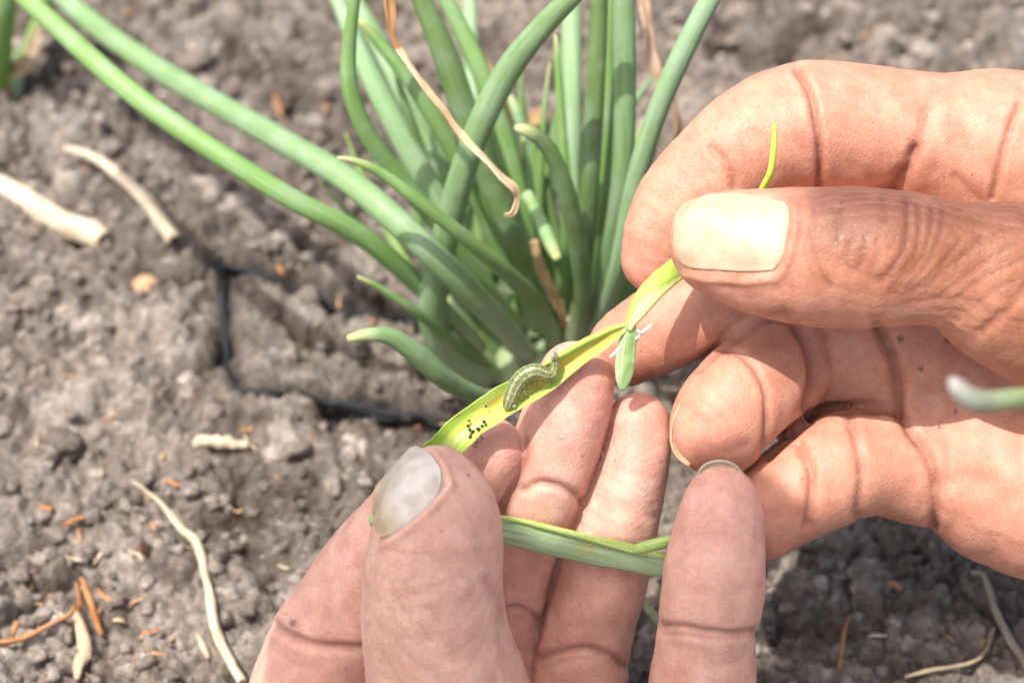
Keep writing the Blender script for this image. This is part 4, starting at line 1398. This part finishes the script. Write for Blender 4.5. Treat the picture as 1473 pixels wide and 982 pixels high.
def l_tint(V, q, who, n):
    c = np.tile(PALMAR_IN_SHADE, (len(V), 1))
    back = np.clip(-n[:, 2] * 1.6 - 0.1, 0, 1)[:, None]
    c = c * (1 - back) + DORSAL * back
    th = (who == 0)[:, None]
    c = np.where(th, np.array([0.740, 0.470, 0.370]), c)  # thumb skin, likewise lightened for the shaded hand
    for x, y, rx, ry, a in ((735, 650, 40, 50, .5), (830, 540, 80, 60, .6), (925, 600, 45, 55, .55), (870, 600, 30, 90, .3)):
        w = (a * blob(q, x, y, rx, ry) * (who != 0))[:, None]
        c = c * (1 - w) + np.array([0.62, 0.28, 0.21]) * w
    for x, y, rx, ry, a in ((1020, 760, 60, 50, .4), (620, 790, 60, 60, .25), (650, 650, 25, 15, .5)):
        w = (a * blob(q, x, y, rx, ry))[:, None]
        c = c * (1 - w) + np.array([0.66, 0.36, 0.31]) * w
    # pale callus
    w = (0.75 * blob(q, 918, 705, 17, 24, .3, 2.0) * (who == 3))[:, None]
    c = c * (1 - w) + np.array([0.66, 0.52, 0.44]) * w
    for x, y, r in ((674, 683, 2.8), (806, 631, 2.5), (421, 896, 5), (690, 633, 3), (683, 641, 3.5), (1000, 668, 2)):
        w = (0.75 * np.exp(-(np.hypot(q[:, 0] - x, q[:, 1] - y) / r) ** 4))[:, None]
        c = c * (1 - w) + np.array([0.12, 0.06, 0.05]) * w
    return c


lo = np.array([-45, -150, -445.0])
hi = np.array([48, 2, -345.0])
def l_kn(q, who, n):
    return 0.40 * np.clip((q[:, 1] - 790) / 60, 0, 1) * np.clip(n[:, 2], 0, 1) * (who == 0)


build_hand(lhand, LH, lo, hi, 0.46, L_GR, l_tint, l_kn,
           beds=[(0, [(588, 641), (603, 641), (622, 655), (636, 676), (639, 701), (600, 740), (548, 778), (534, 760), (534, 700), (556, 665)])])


def l_nail_tint(u, v):
    a = np.array([1.0, 1.0, 1.0])
    b = np.array([0.74, 0.60, 0.38])
    w = np.clip((v - .62) / .3, 0, 1)[:, None] ** 0.8 * (0.6 + .4 * vnoise(np.stack([u * 5, v * 7, u * 0], -1)))[:, None]
    c = (a * (1 - w) + b * w) * 0.88
    e = np.clip((.08 - u) / .08, 0, 1)[:, None]
    return c * (1 - .35 * e)


nail(lhand, LH, [(590, 643), (603, 643), (620, 655), (634, 676), (637, 700)],
     [(539, 700), (536, 722), (537, 745), (543, 765), (548, 776)], M_NAIL_GREY, 350, bulge=(5, 6), offs=0.14, tintf=l_nail_tint, who=0, dome=.3, nu=30, nv=34,
     label='long greyish thumbnail with a yellowed edge')
ribbon('fingernail', [(1003, 692, 383.4, 2), (1008, 678, 383.6, 5), (1020, 669, 383.8, 7), (1036, 666, 384, 7), (1052, 670, 383.8, 7), (1064, 680, 383.6, 5), (1071, 692, 383.4, 2)], M_NAIL_GREY, LH,
       lambda u, v: np.tile(np.array([0.62, 0.66, 0.54]), (len(u), 1)), n=40, m=9, thick=.5, camber=.3, roll=[-.5, -.6, -.5])['label'] = 'short greenish grey nail edge on the little finger'
tube('forearm', [(1700, 520, 402, 120), (2080, 600, 394, 150), (2400, 680, 380, 175), (2900, 860, 350, 210), (3500, 1080, 320, 250)], M_SKIN, RH, (0.50, 0.26, 0.17), n=40, ring=40, flat=.8)
tube('forearm', [(620, 1700, 392, 150), (640, 2250, 360, 160), (640, 2900, 320, 200), (640, 3900, 280, 260), (640, 5200, 240, 330)], M_SKIN, LH, (0.58, 0.37, 0.30), n=40, ring=40, flat=.8)

# ------------------------------------------------------------------ the opened leaf with the caterpillar
YEL, LIME, GRN = np.array([0.70, 0.50, 0.08]), np.array([0.43, 0.57, 0.10]), np.array([0.25, 0.44, 0.05])
WHT = np.array([0.72, 0.70, 0.58])


def open_col(u, v):
    nz = vnoise(np.stack([v * 7 + 3, u * 6, u * 0], -1))
    w = np.clip(np.abs(v + .05) * 1.9 - 0.2 + .7 * (nz - .5), 0, 1)[:, None]
    c = YEL * (1 - w) + LIME * w
    g = np.clip((0.36 - u) / 0.3, 0, 1)[:, None] * np.clip(1.0 - .5 * v[:, None], 0, 1)
    c = c * (1 - g) + GRN * g
    s = np.clip(vnoise(np.stack([v * 5 + 9, u * 10, u * 0 + 2], -1)) * 3.4 - 2.3, 0, 1)[:, None] * np.clip((.3 - np.abs(u - .15)) * 6, 0, 1)[:, None]
    c = c * (1 - .5 * s) + WHT * .5 * s
    b = np.clip(vnoise(np.stack([v * 3.3 + 1, u * 16, u * 0 + 8], -1)) * 4 - 2.75, 0, 1)[:, None]
    c = c * (1 - .65 * b) + np.array([0.34, 0.20, 0.05]) * .65 * b
    return c


hl = empty('held_leaf', P(700, 590, 390), 'split yellow green onion leaf held between both thumbs, caterpillar inside', 'leaf')
ribbon('split_blade', [(604, 677, 388.5, 23), (636, 649, 388.8, 24), (662, 621, 389.3, 23), (702, 592, 390.0, 22), (736, 572, 390.6, 22), (776, 549, 391, 20), (812, 524, 391, 17), (848, 502, 390.4, 13), (880, 482, 389.6, 9), (906, 468, 389, 4)],
       M_SPLIT, hl, open_col, n=110, m=25, thick=0.45, camber=1.3, wob=0.8, lumps=0.45, seed=2, roll=[-.05, .1, .1, .0, -.1, 0])
ribbon('folded_edge', [(770, 531, 389.0, 2), (795, 518, 388.8, 4), (820, 503, 388.9, 5), (850, 487, 388.8, 5), (880, 473, 388.7, 4), (905, 466, 388.6, 3)],
       M_SPLIT, hl, lambda u, v: np.tile(LIME * 1.05, (len(u), 1)), n=50, m=9, thick=0.5, camber=-0.6, wob=.2, lumps=.2, seed=5)
ribbon('pinched_blade', [(903, 474, 388.6, 5), (908, 458, 388.2, 10), (920, 438, 388, 15), (940, 415, 388.6, 17), (962, 396, 390, 17), (985, 378, 392.5, 16), (1010, 362, 394, 14)],
       M_SPLIT, hl, lambda u, v: np.where((v + .3 * np.sin(u * 6) > .35)[:, None], np.array([[0.70, 0.74, 0.30]]), LIME * .95), n=60, m=15, thick=0.6, camber=-0.7, roll=[.9, .3, .05, 0, 0], wob=.3, lumps=.25, seed=8)
ribbon('hanging_strip', [(907, 462, 388.6, 6), (905, 478, 389, 11), (902, 500, 390, 14), (899, 525, 391, 14), (897, 545, 392, 11), (895, 560, 393, 5)],
       M_SPLIT, hl, lambda u, v: np.where((v > .3)[:, None], np.array([[0.50, 0.60, 0.34]]), np.array([[0.33, 0.49, 0.19]])), n=40, m=13, thick=0.5, camber=-0.35, wob=.4, lumps=.2, seed=11)
for pts in ([(916, 474, 388, 1.5), (922, 478, 388, 2.4), (930, 473, 388, 2.6), (937, 467, 388, 1.6)], [(912, 490, 390, 1.8), (918, 485, 389, 2.6), (926, 477, 388, 2.2)], [(893, 500, 390, 2.2), (886, 506, 390.5, 2.8), (877, 514, 391, 2.2)]):
    tube('torn_fibre', pts, M_SPLIT, hl, (0.80, 0.74, 0.72), n=14, ring=8, seed=88)

ls = empty('leaf_strip', P(830, 790, 396), 'flat light green leaf strip lying across the fingers below the thumb', 'leaf')


def strip_col(u, v):
    c = np.tile(np.array([0.34, 0.47, 0.25]), (len(u), 1))
    w = np.clip((v - .45) * 3, 0, 1)[:, None]
    nz = np.clip(vnoise(np.stack([v * 3, u * 10, u * 0 + 6], -1)) * 2 - .8, 0, 1)[:, None]
    c = c * (1 - .5 * nz) + np.array([0.42, 0.52, 0.36]) * .5 * nz
    h = np.exp(-(((u - .665) / .03) ** 2 + ((v + .05) / .45) ** 2) ** 2)[:, None] * .8
    c = c * (1 - h) + np.array([0.46, 0.42, 0.16]) * h
    return c * (1 - w) + np.array([0.44, 0.60, 0.16]) * w


ribbon('blade', [(532, 752, 390.5, 10), (548, 748, 390.4, 14), (590, 748, 390.8, 18), (650, 752, 392, 20), (725, 762, 394.4, 21), (780, 774, 397.6, 21), (840, 788, 398.4, 21), (900, 801, 398, 20), (950, 813, 396.4, 17), (1000, 822, 397, 14)],
       M_SPLIT, ls, lambda u, v: strip_col(u, -v), n=90, m=15, thick=0.7, camber=-0.9, wob=.5, lumps=.35, seed=14)
tube('rolled_edge', [(722, 744, 393.4, 3), (760, 752, 395.8, 3), (800, 762, 397.2, 3.4), (850, 776, 397.6, 3.4), (900, 790, 397.2, 3.4), (930, 798, 396.4, 2.5)], M_SPLIT, ls, (0.46, 0.60, 0.20), n=50, ring=10, seed=91)
tube('torn_tube', [(912, 792, 394, 6), (922, 788, 393.4, 9), (938, 784, 393, 9), (958, 779, 393, 9), (985, 774, 394, 8)], M_SPLIT, ls, (0.42, 0.60, 0.20), n=24, ring=14, seed=92)
tg = ribbon('leaf_tip', [(1114, 178, 388, 2.5), (1114, 200, 388, 4), (1112, 225, 388, 4.5), (1108, 248, 388.5, 4.5), (1100, 266, 390, 5), (1090, 285, 392, 5)], M_SPLIT, None,
            lambda u, v: np.tile(np.array([0.52, 0.68, 0.10]), (len(u), 1)), n=30, m=7, thick=.6, camber=-.4, seed=17)
tag(tg, 'thin bright green leaf tip sticking up behind the thumb of the brown hand', 'leaf tip')
st = tube('onion_stalk', [(1368, 546, 300, 8), (1376, 556, 300, 13), (1394, 572, 301, 16), (1420, 577, 303, 15), (1473, 572, 308, 14), (1560, 566, 325, 14), (1760, 560, 372, 14)], M_LEAF, None, (0.26, 0.40, 0.12), n=40, ring=16, tip=.30, tipcol=(0.36, 0.33, 0.32), seed=95)
tag(st, 'blurred white and green onion stalk end in front of the palm at the right edge', 'onion stalk')

# caterpillar
cat = empty('caterpillar', P(760, 545, 388.6), 'small pale green caterpillar with dark spots curled in the opened leaf', 'caterpillar')
rows = np.array([(729, 588, 389.2, 6), (731, 581, 388.9, 9.5), (735, 570, 388.6, 11.5), (740, 557, 388.4, 12.6), (749, 544, 388.1, 13.2), (760, 536, 387.8, 12.8), (772, 533, 387.8, 12.2), (784, 537, 388.2, 11), (793, 538, 388.6, 9.2), (797, 530, 388.6, 7.8), (798, 521, 388.2, 6.5), (797, 515, 388.0, 5)], float)
n, ring = 150, 40
s = spline(rows, n)
c = np.array([P(*r[:3]) for r in s])
tt = np.linspace(0, 1, n)
seg = 13
rad = 0.90 * s[:, 3] * K * s[:, 2] * (1 - 0.05 * np.abs(np.cos(tt * seg * math.pi)) ** 6)
t_, sd, up = frames(c)
th = np.linspace(0, 2 * math.pi, ring, endpoint=False)
v = c[:, None] + sd[:, None] * (rad[:, None] * np.cos(th))[..., None] + up[:, None] * (rad[:, None] * .80 * np.sin(th))[..., None]
T, H = np.meshgrid(tt, th, indexing='ij')
gcol = np.tile(np.array([0.25, 0.28, 0.11]), (n * ring, 1))
a = H.ravel()
tr = T.ravel()
side = np.cos(a)
for s0, w0, colr in ((0.04, .09, (0.10, 0.12, 0.05)), (0.40, .08, (0.62, 0.62, 0.34)), (-0.36, .08, (0.62, 0.62, 0.34)), (0.66, .10, (0.10, 0.12, 0.05)), (0.86, .06, (0.62, 0.60, 0.34)), (-.68, .12, (0.10, 0.13, 0.06))):
    w = np.exp(-((side - s0) / w0) ** 2)[:, None] * (np.sin(a) > -.2)[:, None]
    gcol = gcol * (1 - .8 * w) + np.array(colr) * .8 * w
fold = (np.abs(np.cos(tr * seg * math.pi)) ** 10)[:, None]
gcol = gcol * (1 - .18 * fold)
v = v.reshape(-1, 3)
ii = np.arange(n - 1)[:, None] * ring
jj = np.arange(ring)[None]
f = np.stack([ii + jj, ii + (jj + 1) % ring, ii + ring + (jj + 1) % ring, ii + ring + jj], -1).reshape(-1, 4).tolist()
v = np.vstack([v, c[0] - t_[0] * rad[0] * .7, c[-1] + t_[-1] * rad[-1] * .5])
f = [tuple(x) for x in f] + [(n * ring, (j + 1) % ring, j) for j in range(ring)] + [(n * ring + 1, (n - 1) * ring + j, (n - 1) * ring + (j + 1) % ring) for j in range(ring)]
gcol = np.vstack([gcol, gcol[:1], gcol[-1:]])
mesh_obj('body', v, f, M_GRUB, cat, cols=gcol)
# rows of dark warts
sv, sf, sc_ = [], [], []
for k in range(1, seg):
    tk = (k + .02) / seg + .5 / seg
    i = min(n - 1, int(tk * (n - 1)))
    for cs, rr in ((0.30, .10), (-0.26, .10), (0.74, .13), (-0.68, .12)):
        ang = math.acos(cs)
        p0 = c[i] + sd[i] * rad[i] * cs + up[i] * rad[i] * .80 * math.sin(ang)
        b = len(sv) * 1
        pts = IV * rr * (rad[i] / 1.3) + p0
        sf.append(IF + sum(len(x) for x in sv))
        sv.append(pts)
mesh_obj('spots', np.vstack(sv), np.vstack(sf), M_DARK, cat, cols=np.tile((0.035, 0.04, 0.025), (sum(len(x) for x in sv), 1)))['kind'] = 'stuff'
hd = IV2 * np.array([0.62, 0.78, 0.6]) + P(797.5, 513, 387.8)
mesh_obj('head', hd, IF2, M_GRUB, cat, cols=np.where((np.abs(IV2[:, :1]) < .3), np.array([[0.14, 0.13, 0.09]]), np.array([[0.30, 0.31, 0.20]])))
for k, (px, py) in enumerate([(792, 547), (786, 546), (779, 545)]):
    tube('leg', [(px, py - 5, 388.6, 2.4), (px + 1, py, 389.2, 1.8), (px + 2, py + 4, 390.0, .8)], M_GRUB, cat, (0.22, 0.22, 0.12), n=8, ring=8)
for k, (px, py) in enumerate([(770, 549), (762, 556), (756, 566), (742, 588)]):
    tube('proleg', [(px - 3, py - 5, 388.6, 3.4), (px, py, 389.6, 3.2), (px + 1, py + 3, 390.2, 2.2)], M_GRUB, cat, (0.34, 0.36, 0.18), n=8, ring=8)

# droppings left on the leaf
fv, ff = [], []
R = np.random.RandomState(3)
spots = [(699, 584, 2), (673, 612, 2.6), (676, 618, 3), (681, 620, 2.4), (688, 617, 3.4), (696, 606, 3), (699, 611, 2), (677, 628, 3), (683, 631, 2.6), (690, 624, 3.6), (694, 630, 2), (672, 636, 2.4), (686, 636, 2.2), (679, 623, 2.2), (693, 612, 2), (675, 605, 2)]
for px, py, r in spots:
    d = 388.6 if py < 632 else 389.6
    b = sum(len(x) for x in fv)
    fv.append(IV * r * K * 388 * (0.35 + 1.1 * vnoise(IV * 1.9 + R.rand() * 50))[:, None] * R.uniform(.7, 1.3, 3) + P(px, py, d))
    ff.append(IF + b)
tag(mesh_obj('droppings', np.vstack(fv), np.vstack(ff), M_DARK, cols=np.tile((0.03, 0.035, 0.02), (sum(len(x) for x in fv), 1))),
    'dark green caterpillar droppings on the opened leaf', kind='stuff')
